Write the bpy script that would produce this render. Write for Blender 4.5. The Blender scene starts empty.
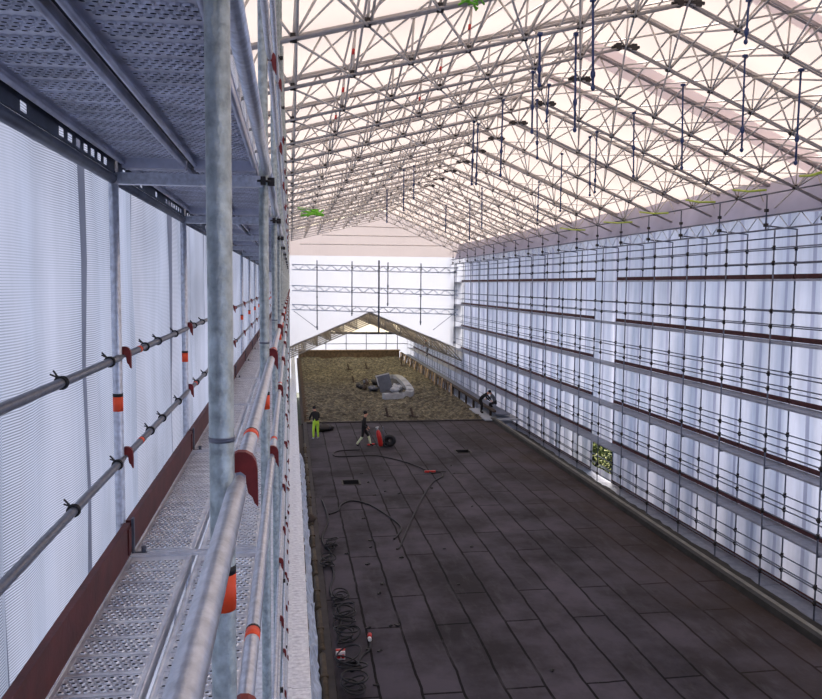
import bpy, bmesh, math, random
from mathutils import Vector, Matrix
random.seed(7)
scn = bpy.context.scene
COL = scn.collection
PI = math.pi
V = Vector
CAMZ = 8.4

# ------------------------------------------------------------------ camera
F = 800.0
VPX, VPY, ROLL = 291.0, 283.5, 0.008
cam = bpy.data.cameras.new('camera')
cam.sensor_fit = 'HORIZONTAL'; cam.sensor_width = 36.0
cam.lens = F / 822.0 * 36.0
cam.clip_start = 0.05; cam.clip_end = 500
camo = bpy.data.objects.new('camera', cam); COL.objects.link(camo)
vx, vy = VPX - 411.0, -(VPY - 349.5)
cr, sr = math.cos(ROLL), math.sin(ROLL)
vx, vy = vx * cr + vy * -sr, vx * sr + vy * cr
yaw = math.atan2(-vx, math.hypot(F, vy))
pitch = math.atan2(vy, F)
Rz, Rx = Matrix.Rotation(-yaw, 3, 'Z'), Matrix.Rotation(PI / 2 - pitch, 3, 'X')
RC = Rz @ Rx @ Matrix.Rotation(ROLL, 3, 'Z')
camo.matrix_world = Matrix.Translation((0, 0, CAMZ)) @ RC.to_4x4()
scn.camera = camo
EYE = V((0, 0, CAMZ))

def ray(px, py):
    return (RC @ V((px - 411.0, 349.5 - py, -F))).normalized()
def hit(px, py, p0, n):
    d = ray(px, py); n = V(n)
    return EYE + d * ((V(p0) - EYE).dot(n) / d.dot(n))
def at_z(px, py, z): return hit(px, py, (0, 0, z), (0, 0, 1))
def at_y(px, py, y): return hit(px, py, (0, y, 0), (0, 1, 0))
def at_x(px, py, x): return hit(px, py, (x, 0, 0), (1, 0, 0))

# ------------------------------------------------------------------ mesh builder
class MB:
    def __init__(s): s.v = []; s.f = []; s.m = []; s.sm = []
    def quad(s, a, b, c, d, m=0):
        n = len(s.v); s.v += [V(a), V(b), V(c), V(d)]; s.f.append((n, n+1, n+2, n+3)); s.m.append(m); s.sm.append(False)
    def box(s, c, d, m=0, R=None):
        c = V(c); n = len(s.v)
        for sx in (-.5, .5):
            for sy in (-.5, .5):
                for sz in (-.5, .5):
                    p = V((sx*d[0], sy*d[1], sz*d[2]))
                    s.v.append(c + (R @ p if R else p))
        for q in ((0,1,3,2),(4,6,7,5),(0,4,5,1),(2,3,7,6),(0,2,6,4),(1,5,7,3)):
            s.f.append(tuple(n+i for i in q)); s.m.append(m); s.sm.append(False)
        return s
    def frame(s, d):
        d = d.normalized(); up = V((0, 0, 1)) if abs(d.z) < .95 else V((0, 1, 0))
        a = d.cross(up).normalized(); return a, a.cross(d).normalized()
    def bar(s, p0, p1, w, h, m=0):
        p0, p1 = V(p0), V(p1); a, b = s.frame(p1 - p0); n = len(s.v)
        for p in (p0, p1):
            for x, y in ((-.5,-.5),(.5,-.5),(.5,.5),(-.5,.5)): s.v.append(p + a*w*x + b*h*y)
        for q in ((0,1,2,3),(7,6,5,4),(0,4,5,1),(1,5,6,2),(2,6,7,3),(3,7,4,0)):
            s.f.append(tuple(n+i for i in q)); s.m.append(m); s.sm.append(False)
        return s
    def tube(s, p0, p1, r, n=8, m=0, r1=None): return s.path([p0, p1], [r, r if r1 is None else r1], n, m)
    def path(s, pts, r, n=8, m=0):
        pts = [V(p) for p in pts]; k = len(pts); b0 = len(s.v)
        rs = r if isinstance(r, (list, tuple)) else [r]*k
        pa = None
        for i, p in enumerate(pts):
            d = pts[min(i+1, k-1)] - pts[max(i-1, 0)]
            if d.length < 1e-9: d = V((0, 0, 1))
            d.normalize()
            if pa is None: a, b = s.frame(d)
            else:
                a = (pa - d*pa.dot(d))
                a = a.normalized() if a.length > 1e-6 else s.frame(d)[0]
                b = a.cross(d)
            pa = a
            for j in range(n):
                t = 2*PI*j/n; s.v.append(p + (a*math.cos(t) + b*math.sin(t))*rs[i])
        for i in range(k-1):
            for j in range(n):
                s.f.append((b0+i*n+j, b0+i*n+(j+1) % n, b0+(i+1)*n+(j+1) % n, b0+(i+1)*n+j)); s.m.append(m); s.sm.append(True)
        s.f.append(tuple(b0+j for j in reversed(range(n)))); s.m.append(m); s.sm.append(False)
        s.f.append(tuple(b0+(k-1)*n+j for j in range(n))); s.m.append(m); s.sm.append(False)
        return s
    def ring(s, c, axis, R, r, n=14, k=6, m=0):
        c = V(c); a, b = s.frame(V(axis)); ax = V(axis).normalized(); b0 = len(s.v)
        for i in range(n):
            t = 2*PI*i/n; d = a*math.cos(t) + b*math.sin(t)
            for j in range(k):
                u = 2*PI*j/k; s.v.append(c + d*(R + r*math.cos(u)) + ax*r*math.sin(u))
        for i in range(n):
            for j in range(k):
                s.f.append((b0+i*k+j, b0+((i+1) % n)*k+j, b0+((i+1) % n)*k+(j+1) % k, b0+i*k+(j+1) % k)); s.m.append(m); s.sm.append(True)
        return s
    def prism(s, outline, o, ex, ey, ez, m=0):
        o, ex, ey, ez = V(o), V(ex), V(ey), V(ez); n = len(s.v); k = len(outline)
        for t in (0, 1):
            for x, y in outline: s.v.append(o + ex*x + ey*y + ez*t)
        s.f.append(tuple(n+i for i in range(k))); s.f.append(tuple(n+k+i for i in reversed(range(k))))
        s.m += [m, m]; s.sm += [False, False]
        for i in range(k):
            s.f.append((n+i, n+k+i, n+k+(i+1) % k, n+(i+1) % k)); s.m.append(m); s.sm.append(False)
        return s
    def grid(s, fn, nu, nv, m=0, mf=None, smooth=True):
        b0 = len(s.v)
        for i in range(nu+1):
            for j in range(nv+1): s.v.append(V(fn(i/nu, j/nv)))
        for i in range(nu):
            for j in range(nv):
                a = b0 + i*(nv+1) + j
                s.f.append((a, a+nv+1, a+nv+2, a+1)); s.m.append(mf(i, j) if mf else m); s.sm.append(smooth)
        return s
    def blob(s, c, d, n=10, k=7, m=0, jit=0, R=None):
        c = V(c); b0 = len(s.v)
        for i in range(k+1):
            ph = PI*i/k
            for j in range(n):
                t = 2*PI*j/n; q = 1 + random.uniform(-jit, jit)
                p = V((math.sin(ph)*math.cos(t)*d[0]*.5*q, math.sin(ph)*math.sin(t)*d[1]*.5*q, math.cos(ph)*d[2]*.5*q))
                s.v.append(c + (R @ p if R else p))
        for i in range(k):
            for j in range(n):
                s.f.append((b0+i*n+j, b0+(i+1)*n+j, b0+(i+1)*n+(j+1) % n, b0+i*n+(j+1) % n)); s.m.append(m); s.sm.append(True)
        return s
    def sheet(s, cols, mf):
        b0 = len(s.v); n = len(cols[0])
        for c in cols: s.v += [V(p) for p in c]
        for i in range(len(cols)-1):
            for j in range(n-1):
                m = mf(i, j)
                if m is None: continue
                s.f.append((b0+i*n+j, b0+(i+1)*n+j, b0+(i+1)*n+j+1, b0+i*n+j+1)); s.m.append(m); s.sm.append(True)
        return s
    def mesh(s, name, mats, fix=True):
        me = bpy.data.meshes.new(name)
        me.from_pydata([tuple(v) for v in s.v], [], s.f)
        for m in (mats if isinstance(mats, (list, tuple)) else [mats]): me.materials.append(m)
        me.polygons.foreach_set('material_index', s.m)
        me.polygons.foreach_set('use_smooth', s.sm)
        if not fix: return me
        bm = bmesh.new(); bm.from_mesh(me); bmesh.ops.recalc_face_normals(bm, faces=bm.faces); bm.to_mesh(me); bm.free()
        return me

def put(name, me, parent=None, loc=None, rot=None, M=None):
    o = bpy.data.objects.new(name, me); COL.objects.link(o)
    if parent is not None: o.parent = parent
    if loc is not None: o.location = loc
    if rot is not None: o.rotation_euler = rot
    if M is not None: o.matrix_world = M
    return o
def tag(o, label, cat, group=None, kind=None):
    o['label'] = label; o['category'] = cat
    if group: o['group'] = group
    if kind: o['kind'] = kind
    return o
def struct(name, me, label=None, **k):
    o = put(name, me, **k); o['kind'] = 'structure'
    if label: o['label'] = label; o['category'] = name.split('_')[0]
    return o
def thing(name, label, cat, group=None, loc=(0, 0, 0), rot=None, M=None):
    return tag(put(name, None, None, loc, rot, M), label, cat, group)

O_ = ('first second third fourth fifth sixth seventh eighth ninth tenth eleventh twelfth thirteenth fourteenth fifteenth sixteenth seventeenth '
      'eighteenth nineteenth twentieth').split()
def nth(i):
    i += 1
    if i <= 20: return O_[i-1]
    t = {2: 'twenty', 3: 'thirty', 4: 'forty'}
    if i % 10 == 0: return {30: 'thirtieth', 40: 'fortieth'}[i]
    return t[i//10] + '-' + O_[i % 10 - 1]

# ------------------------------------------------------------------ materials
def lk(nt, a, b): nt.links.new(a, b)
def math_(nt, op, a, b=None, c=None):
    n = nt.nodes.new('ShaderNodeMath'); n.operation = op
    for i, x in enumerate((a, b, c)):
        if x is None: continue
        if isinstance(x, (int, float)): n.inputs[i].default_value = x
        else: lk(nt, x, n.inputs[i])
    return n.outputs[0]
def new_mat(name):
    m = bpy.data.materials.new(name); m.use_nodes = True
    nt = m.node_tree; nt.nodes.clear()
    out = nt.nodes.new('ShaderNodeOutputMaterial')
    return m, nt, out
def coords(nt, kind='Object'):
    return nt.nodes.new('ShaderNodeTexCoord').outputs[kind]
def noise(nt, vec, scale, detail=4, rough=.55):
    n = nt.nodes.new('ShaderNodeTexNoise'); n.inputs['Scale'].default_value = scale
    n.inputs['Detail'].default_value = detail; n.inputs['Roughness'].default_value = rough
    if vec is not None: lk(nt, vec, n.inputs['Vector'])
    return n.outputs['Fac']
def ramp(nt, fac, stops):
    r = nt.nodes.new('ShaderNodeValToRGB'); e = r.color_ramp.elements
    while len(e) < len(stops): e.new(.5)
    for k, (p, c) in enumerate(stops):
        e[k].position = p; e[k].color = (*c, 1)
    lk(nt, fac, r.inputs[0]); return r.outputs[0]
def mixc(nt, fac, a, b, mode='MIX'):
    n = nt.nodes.new('ShaderNodeMix'); n.data_type = 'RGBA'; n.blend_type = mode
    for s, x in ((n.inputs[0], fac), (n.inputs[6], a), (n.inputs[7], b)):
        if isinstance(x, (int, float)): s.default_value = x
        elif isinstance(x, tuple): s.default_value = (*x, 1)
        else: lk(nt, x, s)
    return n.outputs[2]
def lin(c):
    return tuple((x/255/12.92 if x <= 10 else ((x/255 + .055)/1.055)**2.4) for x in c)
def pm(name, col, rough=.6, metal=0., nscale=0, namt=.25, bump=0, bscale=60):
    m, nt, out = new_mat(name)
    b = nt.nodes.new('ShaderNodeBsdfPrincipled'); lk(nt, b.outputs[0], out.inputs[0])
    b.inputs['Roughness'].default_value = rough; b.inputs['Metallic'].default_value = metal
    c = lin(col)
    if nscale:
        f = noise(nt, coords(nt), nscale)
        lo = tuple(x*(1-namt) for x in c); hi = tuple(min(1, x*(1+namt)) for x in c)
        lk(nt, ramp(nt, f, [(.3, lo), (.7, hi)]), b.inputs['Base Color'])
    else: b.inputs['Base Color'].default_value = (*c, 1)
    if bump:
        bn = nt.nodes.new('ShaderNodeBump'); bn.inputs['Strength'].default_value = bump; bn.inputs['Distance'].default_value = .01
        lk(nt, noise(nt, coords(nt), bscale), bn.inputs['Height']); lk(nt, bn.outputs[0], b.inputs['Normal'])
    return m
def sheet_mat(name, col, tcol, trans=.7, rib=0., nscale=.6, namt=.12, clear=0., streak=0.):
    """plastic tarpaulin: some light is scattered back, most comes through"""
    m, nt, out = new_mat(name)
    P = coords(nt)
    f = noise(nt, P, nscale, 5)
    k = ramp(nt, f, [(.3, (1-namt,)*3), (.7, (1,)*3)])
    if streak:                       # fold shading put into the colour as vertical streaks
        mp = nt.nodes.new('ShaderNodeMapping'); mp.inputs['Scale'].default_value = (1, 1, .12); lk(nt, P, mp.inputs[0])
        k = mixc(nt, 1.0, k, ramp(nt, noise(nt, mp.outputs[0], 3.5, 5, .6), [(.35, (1-streak,)*3), (.6, (1,)*3)]), 'MULTIPLY')
    if rib:
        sx = nt.nodes.new('ShaderNodeSeparateXYZ'); lk(nt, P, sx.inputs[0])
        s = math_(nt, 'SINE', math_(nt, 'MULTIPLY', sx.outputs['Z'], 2*PI/rib))
        fade = noise(nt, P, .9, 2)
        a = math_(nt, 'MULTIPLY', math_(nt, 'MULTIPLY_ADD', s, .5, .5), math_(nt, 'MULTIPLY_ADD', fade, 1.5, -.4))
        k2 = math_(nt, 'SUBTRACT', 1.0, math_(nt, 'MINIMUM', math_(nt, 'MULTIPLY', a, 1.25), .8))
        k = mixc(nt, 1.0, k, k2, 'MULTIPLY')
    d = nt.nodes.new('ShaderNodeBsdfDiffuse'); t = nt.nodes.new('ShaderNodeBsdfTranslucent')
    lk(nt, mixc(nt, 1.0, lin(col), k, 'MULTIPLY'), d.inputs[0])
    lk(nt, mixc(nt, 1.0, lin(tcol), k, 'MULTIPLY'), t.inputs[0])
    mx = nt.nodes.new('ShaderNodeMixShader'); mx.inputs[0].default_value = trans
    lk(nt, d.outputs[0], mx.inputs[1]); lk(nt, t.outputs[0], mx.inputs[2])
    last = mx.outputs[0]
    if clear:
        tr = nt.nodes.new('ShaderNodeBsdfTransparent'); m2 = nt.nodes.new('ShaderNodeMixShader'); m2.inputs[0].default_value = clear
        lk(nt, last, m2.inputs[1]); lk(nt, tr.outputs[0], m2.inputs[2]); last = m2.outputs[0]
    lk(nt, last, out.inputs[0])
    return m

GALV = pm('galvanised_tube', (202, 207, 218), .3, .6, 38, .22, .15, 120)
GALV_M = pm('shaded_side_rail_steel', (118, 122, 134), .42, .6, 30, .22)  # darker steel copy: backlit shade of the outer rails is in the colour
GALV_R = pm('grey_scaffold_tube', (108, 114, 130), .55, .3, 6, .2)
GALV_OLD = pm('weathered_galvanised_tube', (166, 178, 182), .36, .5, 34, .34, .3, 70)
GALV_DK = pm('dull_grey_tube', (92, 98, 112), .5, .4, 10, .25)
ZINC = pm('zinc_deck', (226, 229, 240), .3, .5, 9, .22, .12, 40)
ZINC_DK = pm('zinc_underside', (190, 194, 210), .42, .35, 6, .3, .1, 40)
HOLE_SHADE = pm('hole_shade', (40, 42, 52), .8)  # dark tone put in for the shade inside holes and gaps
ALU = pm('truss_aluminium', (206, 200, 194), .45, .12, 6, .12)
ALU_DK = pm('truss_chord_aluminium', (172, 166, 164), .45, .15, 6, .12)
CLAMP = pm('dark_coupler', (52, 48, 48), .6, .3)
RED = pm('dark_red_lock', (124, 36, 34), .5, .1, 30, .3)
TOE = pm('dark_red_toe_board', (84, 34, 34), .6, 0, 8, .35, .15, 40)
TOE_DK = pm('dark_red_toe_board_aged', (72, 34, 38), .7, 0, 4, .3)
ORANGE = pm('orange_tape', (255, 84, 40), .5, 0, 30, .1)
BLACK = pm('black_rubber', (26, 26, 30), .6)
STRAP = pm('blue_strap', (50, 66, 110), .7)
LIME = pm('lime_strap', (190, 210, 90), .6)
BITUMEN_K = pm('bitumen_edge', (58, 54, 54), .8, 0, 3, .3)
WOOD = pm('brown_timber', (104, 86, 66), .75, 0, 5, .4, .2, 20)
WOOD_L = pm('pale_timber', (146, 124, 98), .75, 0, 5, .35)
WOOD_D = pm('dark_timber', (62, 50, 42), .8, 0, 5, .4)
RIM = pm('roof_rim', (50, 49, 46), .7, 0, 2.5, .4)
CONC = pm('pale_grey_upstand', (176, 180, 186), .8, 0, 4, .15)
SLATE = pm('slate_board', (92, 98, 110), .7, 0, 4, .2)
SKIN = pm('skin', (190, 140, 118), .6)
HIVIS = pm('hi_vis_yellow', (196, 240, 70), .6)
HIVIS_P = pm('pale_reflective_yellow', (226, 232, 190), .6)
CLOTH_BK = pm('black_cloth', (24, 24, 28), .9)
CLOTH_GR = pm('grey_cloth', (96, 100, 108), .9)
GASRED = pm('gas_red', (198, 44, 40), .4)
WHITE = pm('white_plastic', (232, 232, 230), .5)
LEAF = pm('leaf_green', (206, 214, 130), .7, 0, 2.5, .6)
LEAF_D = pm('leaf_dark', (110, 128, 72), .7, 0, 2.5, .5)
GROUND = pm('outside_ground', (70, 74, 56), .9, 0, .5, .3)
SHEET_L = sheet_mat('ribbed_white_sheet', (205, 205, 218), (244, 236, 246), .72, .0105, .9, .14, streak=.16)
SEAM_L = sheet_mat('doubled_sheet_seam', (160, 160, 172), (126, 124, 138), .6, 0, 2, .2)
SHEET_R = sheet_mat('white_sheet', (205, 208, 226), (196, 196, 212), .72, 0, .35, .18, streak=.13)
SEAM_R = sheet_mat('doubled_white_sheet', (180, 182, 205), (162, 162, 184), .65, 0, .8, .2)
SHEET_E = sheet_mat('gable_sheet', (222, 222, 228), (144, 147, 157), .75, 0, .3, .05)
ROOF = sheet_mat('cream_roof_sheet', (225, 212, 202), (180, 165, 153), .7, 0, .25, .10)
ROOF2 = sheet_mat('doubled_roof_sheet', (228, 220, 224), (236, 226, 232), .7, 0, .5, .08)
ROOF3 = sheet_mat('aged_cream_sheet', (212, 206, 192), (200, 190, 168), .7, 0, .4, .1)
GABLE = sheet_mat('upper_gable_sheet', (226, 218, 216), (128, 121, 122), .75, 0, .3, .05)  # shade of the upper gable is put into this greyer sheet colour
BLUE_S = sheet_mat('blue_white_film', (222, 232, 246), (170, 196, 226), .25, 0, 6, .4)

def floor_mat():
    m, nt, out = new_mat('bitumen_sheets')
    b = nt.nodes.new('ShaderNodeBsdfPrincipled'); lk(nt, b.outputs[0], out.inputs[0])
    P = coords(nt); sx = nt.nodes.new('ShaderNodeSeparateXYZ'); lk(nt, P, sx.inputs[0])
    wob = math_(nt, 'MULTIPLY_ADD', noise(nt, P, .8, 3), .12, -.06)
    cx = nt.nodes.new('ShaderNodeCombineXYZ')
    lk(nt, math_(nt, 'ADD', sx.outputs['Y'], math_(nt, 'MULTIPLY', wob, 1.0)), cx.inputs[0]); lk(nt, math_(nt, 'ADD', sx.outputs['X'], wob), cx.inputs[1])
    br = nt.nodes.new('ShaderNodeTexBrick'); lk(nt, cx.outputs[0], br.inputs['Vector'])
    br.offset = .37; br.offset_frequency = 2
    for k, v in (('Scale', 1), ('Mortar Size', .032), ('Mortar Smooth', .15), ('Bias', 0), ('Brick Width', 5.2), ('Row Height', .88)): br.inputs[k].default_value = v
    br.inputs['Color1'].default_value = (*lin((68, 65, 72)), 1); br.inputs['Color2'].default_value = (*lin((58, 56, 62)), 1)
    br.inputs['Mortar'].default_value = (*lin((7, 6, 8)), 1)
    f1 = noise(nt, P, .35, 6, .65)
    c = mixc(nt, 1.0, br.outputs[0], ramp(nt, f1, [(.38, (.55, .52, .50)), (.60, (1.5, 1.45, 1.48))]), 'MULTIPLY')
    # rusty brown wear that grows towards the right hand roof edge, and pale scuffs
    edge = math_(nt, 'MULTIPLY', math_(nt, 'SMOOTHSTEP' if False else 'SUBTRACT', sx.outputs['X'], 8.4), .28)
    edge = math_(nt, 'MINIMUM', math_(nt, 'MAXIMUM', edge, 0.), 1.)
    edge = math_(nt, 'MULTIPLY', edge, math_(nt, 'MULTIPLY_ADD', noise(nt, P, .5, 5), 1.6, -.3))
    c = mixc(nt, math_(nt, 'MINIMUM', math_(nt, 'MAXIMUM', edge, 0.), .8), c, lin((60, 48, 38)))
    st = nt.nodes.new('ShaderNodeMapping'); st.inputs['Scale'].default_value = (2.0, .5, 1); lk(nt, P, st.inputs[0])
    sc = ramp(nt, noise(nt, st.outputs[0], 1.3, 8, .7), [(.53, (0, 0, 0)), (.72, (1, 1, 1))])
    sv = nt.nodes.new('ShaderNodeSeparateColor'); lk(nt, sc, sv.inputs[0])
    c = mixc(nt, math_(nt, 'MULTIPLY', sv.outputs[0], .45), c, lin((88, 86, 90)))
    lk(nt, c, b.inputs['Base Color']); b.inputs['Roughness'].default_value = .85; b.inputs['Specular IOR Level'].default_value = .22
    bn = nt.nodes.new('ShaderNodeBump'); bn.inputs['Strength'].default_value = .3; bn.inputs['Distance'].default_value = .02
    lk(nt, noise(nt, P, 6, 6), bn.inputs['Height']); lk(nt, bn.outputs[0], b.inputs['Normal'])
    return m
def straw_mat():
    m, nt, out = new_mat('straw_fill')
    b = nt.nodes.new('ShaderNodeBsdfPrincipled'); lk(nt, b.outputs[0], out.inputs[0]); b.inputs['Roughness'].default_value = .9
    P = coords(nt)
    c = ramp(nt, noise(nt, P, 3.2, 8, .75), [(.34, lin((36, 34, 29))), (.5, lin((94, 89, 74))), (.64, lin((156, 150, 128)))])
    c = mixc(nt, 1.0, c, ramp(nt, noise(nt, P, .35, 4), [(.3, (.65, .62, .56)), (.65, (1.1, 1.08, 1.0))]), 'MULTIPLY')
    lk(nt, c, b.inputs['Base Color'])
    bn = nt.nodes.new('ShaderNodeBump'); bn.inputs['Strength'].default_value = 1; bn.inputs['Distance'].default_value = .15
    lk(nt, noise(nt, P, 5, 8, .7), bn.inputs['Height']); lk(nt, bn.outputs[0], b.inputs['Normal'])
    return m
FLOOR, STRAW = floor_mat(), straw_mat()

# ------------------------------------------------------------------ sizes of the hall
XL, XRIM = 0.80, 12.3           # roof deck of the building under the shelter
YB = 48.0                       # where the stripped part with straw fill begins
YE = 66.8                       # gable of the tall hall
YF = 91.0                       # end of the low hall
RX, RZ = 7.39, CAMZ + 5.30      # ridge, bottom chord
LS, RS = .254, .42              # roof slopes left and right of the ridge
XEL, XER = -1.0, 14.6
def chord_z(x): return RZ - (RX - x)*LS if x < RX else RZ - (x - RX)*RS
TD = .82                        # truss depth

# ------------------------------------------------------------------ floor, straw, ground
DR = [at_z(351, 482.5, 0), at_z(463, 451.5, 0)]; DW = .34
fx = sorted([XL, XRIM] + [d.x+q for d in DR for q in (-DW, DW)]); fy = sorted([-6, YB] + [d.y+q*1.1 for d in DR for q in (-DW, DW)])
mb = MB()
def dr_hole(i, j):
    cx, cy = (fx[i]+fx[i+1])/2, (fy[j]+fy[j+1])/2
    return None if any(abs(cx-d.x) < DW and abs(cy-d.y) < DW*1.1 for d in DR) else 0
mb.sheet([[(x, y, 0) for y in fy] for x in fx], dr_hole)
struct('floor', mb.mesh('floor', FLOOR, False))
mb = MB(); mb.box((6, 45, -4.6), (160, 220, .2)); struct('ground', mb.mesh('ground', GROUND))
def straw(u, v):
    x = XL + (XRIM-XL)*u; y = YB + (YF-YB)*v
    e = min(1, min(u, 1-u)*25, v*40)
    return (x, y, (.05 + .12*math.sin(x*1.7+y*.6)*math.sin(y*.9+x*.4) + random.uniform(-.09, .09))*e)
mb = MB(); mb.grid(straw, 60, 150, smooth=False)
tag(put('straw_fill', mb.mesh('straw_fill', STRAW)), 'brown straw-like loose fill covering the far part of the roof', 'straw', kind='stuff')
mb = MB(); mb.box(((XL+XRIM)/2, YB+.06, .03), (XRIM-XL, .12, .1)); struct('trim_1', mb.mesh('trim', BITUMEN_K))
# rims of the building roof
mb = MB(); mb.box((XL-.02, (YB-6)/2, -.02), (.22, YB+6, .2)); mb.box((XL-.28, (YB-6)/2, -.12), (.3, YB+6, .05), 1)
struct('trim_2', mb.mesh('rim', [BITUMEN_K, WOOD_D]))
mb = MB(); y0, y1 = -6, YB
mb.box((XRIM+.02, (y0+y1)/2, .06), (.16, y1-y0, .26), 0); mb.box((XRIM+.17, (y0+y1)/2, .155), (.14, y1-y0, .09), 1); mb.box((XRIM+.42, (y0+y1)/2, -.16), (.24, y1-y0, .1), 0)
struct('trim_3', mb.mesh('rim', [RIM, pm('rim_flashing', (118, 116, 108), .6, 0, 3, .3)]))
def eave(u, v):
    y = -6 + (YB+6)*v; x = XRIM+.4 + 2.0*u
    return (x, y, -.15 - .8*u + random.uniform(-.03, .03))
mb = MB(); mb.grid(eave, 6, 120, smooth=False); struct('trim_4', mb.mesh('eave_strip', pm('mossy_eave', (50, 48, 41), .9, 0, 1.4, .6)))
mb = MB(); mb.box(((XL+XRIM)/2, YF, .35), (XRIM-XL, .25, .9)); mb.box(((XL+XRIM)/2, YF-.02, .86), (XRIM-XL+.2, .4, .12), 1); struct('trim_5', mb.mesh('end_parapet', [WOOD, WOOD_L]))
mb = MB(); mb.box((XL-.05, (YB+YF)/2, -.15), (.3, YF-YB, .3)); struct('trim_6', mb.mesh('rim', WOOD_D))

# ------------------------------------------------------------------ left scaffold
B = 2.57
YS = [1.58 + B*k for k in range(-1, 25)]
XI, XO = -.135, -.86
DZ = CAMZ - 1.39                # top of the deck walked on
ST_IN = dict(r=.0242)
LEFT_TOP = 12.2
def lock_mesh():
    o = [(-.018, .036), (.010, .044), (.030, .034), (.036, .012), (.036, -.074), (.026, -.066), (.010, -.028), (-.004, -.022), (-.012, -.002)]
    mb = MB(); mb.prism([(x, z) for x, z in o], (-.012, 0, 0), (0, 1, 0), (0, 0, 1), (.03, 0, 0))
    return mb.mesh('wedge_lock', RED)
LOCK = lock_mesh()
def lock_mesh_face():       # hook plate turned across the rail, as seen along the scaffold
    o = [(-.028, -.014), (-.028, .012), (-.020, .026), (-.006, .034), (.010, .033), (.022, .026), (.029, .014), (.032, -.002), (.033, -.078), (.026, -.070), (.022, -.058), (.014, -.050), (.010, -.030), (.009, -.014), (.000, -.006), (-.012, -.008), (-.018, -.018)]
    mb = MB(); mb.prism(o, (0, -.012, 0), (1, 0, 0), (0, 0, 1), (0, .024, 0)); mb.tube((-.024, 0, .006), (.0, 0, .006), .010, 8)
    return mb.mesh('wedge_lock', RED)
LOCKF = lock_mesh_face()
mb = MB(); mb.tube((0, 0, -4.5), (0, 0, LEFT_TOP+.3), .0242, 18); TUBE_IN = mb.mesh('standard_tube', GALV_OLD)
mb = MB(); mb.tube((0, 0, 0), (0, 0, LEFT_TOP), .0242, 14); TUBE_OUT = mb.mesh('standard_tube', GALV)
mb = MB(); mb.tube((0, 0, -.045), (0, 0, .028), .0249, 18, 0); mb.tube((0, 0, .028), (0, 0, .045), .0250, 18, 1); TAPE = mb.mesh('length_tape', [ORANGE, BLACK])
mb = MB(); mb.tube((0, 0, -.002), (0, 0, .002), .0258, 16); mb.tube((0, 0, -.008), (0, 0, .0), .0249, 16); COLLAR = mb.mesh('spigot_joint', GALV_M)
mb = MB(); mb.tube((0, 0, -.005), (0, 0, .005), .042, 12); mb.box((0, -.035, 0), (.025, .04, .04)); mb.box((.035, 0, 0), (.04, .025, .04)); ROSETTE = mb.mesh('coupler_rosette', CLAMP)
levels = [DZ - 6.0, DZ - 4.0, DZ - 2.0, DZ, DZ + 2.0, DZ + 4.0]
for k, y in enumerate(YS):
    t = thing('scaffold_standard', f'galvanised inner scaffold post beside the walkway, {nth(k)} from the viewer', 'scaffold post', 'inner posts of left scaffold', (XI, y, 0))
    tb = put('tube', TUBE_IN, t)
    if k < 12:
        put('length_tape', TAPE, tb, (0, 0, 7.8))['label'] = 'orange and black tape band'
        put('spigot_joint', COLLAR, tb, (0, 0, DZ+1.09))
        for z in levels[1:]:
            if z != DZ and not (k < 2 and z > DZ): put('coupler_rosette', ROSETTE, t, (0, 0, z-.1))
    if k < 1 or k > 20: continue
    t = thing('scaffold_standard', f'galvanised outer scaffold post against the plastic sheet, {nth(k-1)} from the viewer', 'scaffold post', 'outer posts of left scaffold', (XO, y, 0))
    tb = put('tube', TUBE_OUT, t)
    put('length_tape', TAPE, tb, (0, 0, 7.8))['label'] = 'orange and black tape band'
    put('coupler_rosette', COLLAR, t, (0, 0, DZ+1.9))
# guard rails
def rail_mesh(r, n=14, mat=GALV):
    mb = MB(); mb.path([(0, .03, 0), (0, .075, 0), (0, .12, 0), (0, B-.12, 0), (0, B-.075, 0), (0, B-.03, 0)], [r*.62, r*.7, r, r, r*.7, r*.62], n)
    return mb.mesh('rail_tube', mat)
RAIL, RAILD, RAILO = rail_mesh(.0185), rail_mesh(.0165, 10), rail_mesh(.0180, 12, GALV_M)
mb = MB(); mb.tube((0, -.03, 0), (0, .018, 0), .0190, 14, 0); mb.tube((0, .018, 0), (0, .03, 0), .0191, 14, 1); RTAPE = mb.mesh('length_tape', [ORANGE, BLACK])
def rail(x, y, z, label, grp, near, lockside=0, face=True):
    t = thing('guard_rail', label, 'guard rail', grp, (x, y, z))
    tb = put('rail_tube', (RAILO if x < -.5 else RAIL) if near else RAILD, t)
    put('wedge_lock', LOCKF, t, (lockside, 0.03, .012))['label'] = 'dark red wedge lock'
    if near: put('length_tape', RTAPE, tb, (0, .42, 0))['label'] = 'orange tape band'
    return t
n_left = 0
for k in range(len(YS)-1):
    y = YS[k]
    for zz, w in ((.5, 'lower'), (1.01, 'upper')):
        if k < 22: rail(XI+.035, y, DZ+zz, f'{w} inner guard rail beside the walkway, {nth(k)} bay from the viewer', 'inner rails at walkway level', k < 12)
        if k < 20: rail(XO+.03, y, DZ+zz+.012, f'{w} outer guard rail in front of left sheet, {nth(k)} bay from the viewer', 'outer rails at walkway level', k < 12)
    if k < 12:
        for zz, w in ((.5, 'lower'), (1.01, 'upper')):
            rail(XI+.035, y, DZ+2+zz, f'{w} inner guard rail one deck above the walkway, {nth(k)} bay from the viewer', 'inner rails above the walkway', False)
            for j, dn in ((1, 'one deck'), (2, 'two decks'), (3, 'three decks')):
                rail(XI+.03+.0*j, y, DZ-2*j+zz, f'{w} inner guard rail {dn} below the walkway, {nth(k)} bay from the viewer', 'inner rails below the walkway', False)
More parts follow.
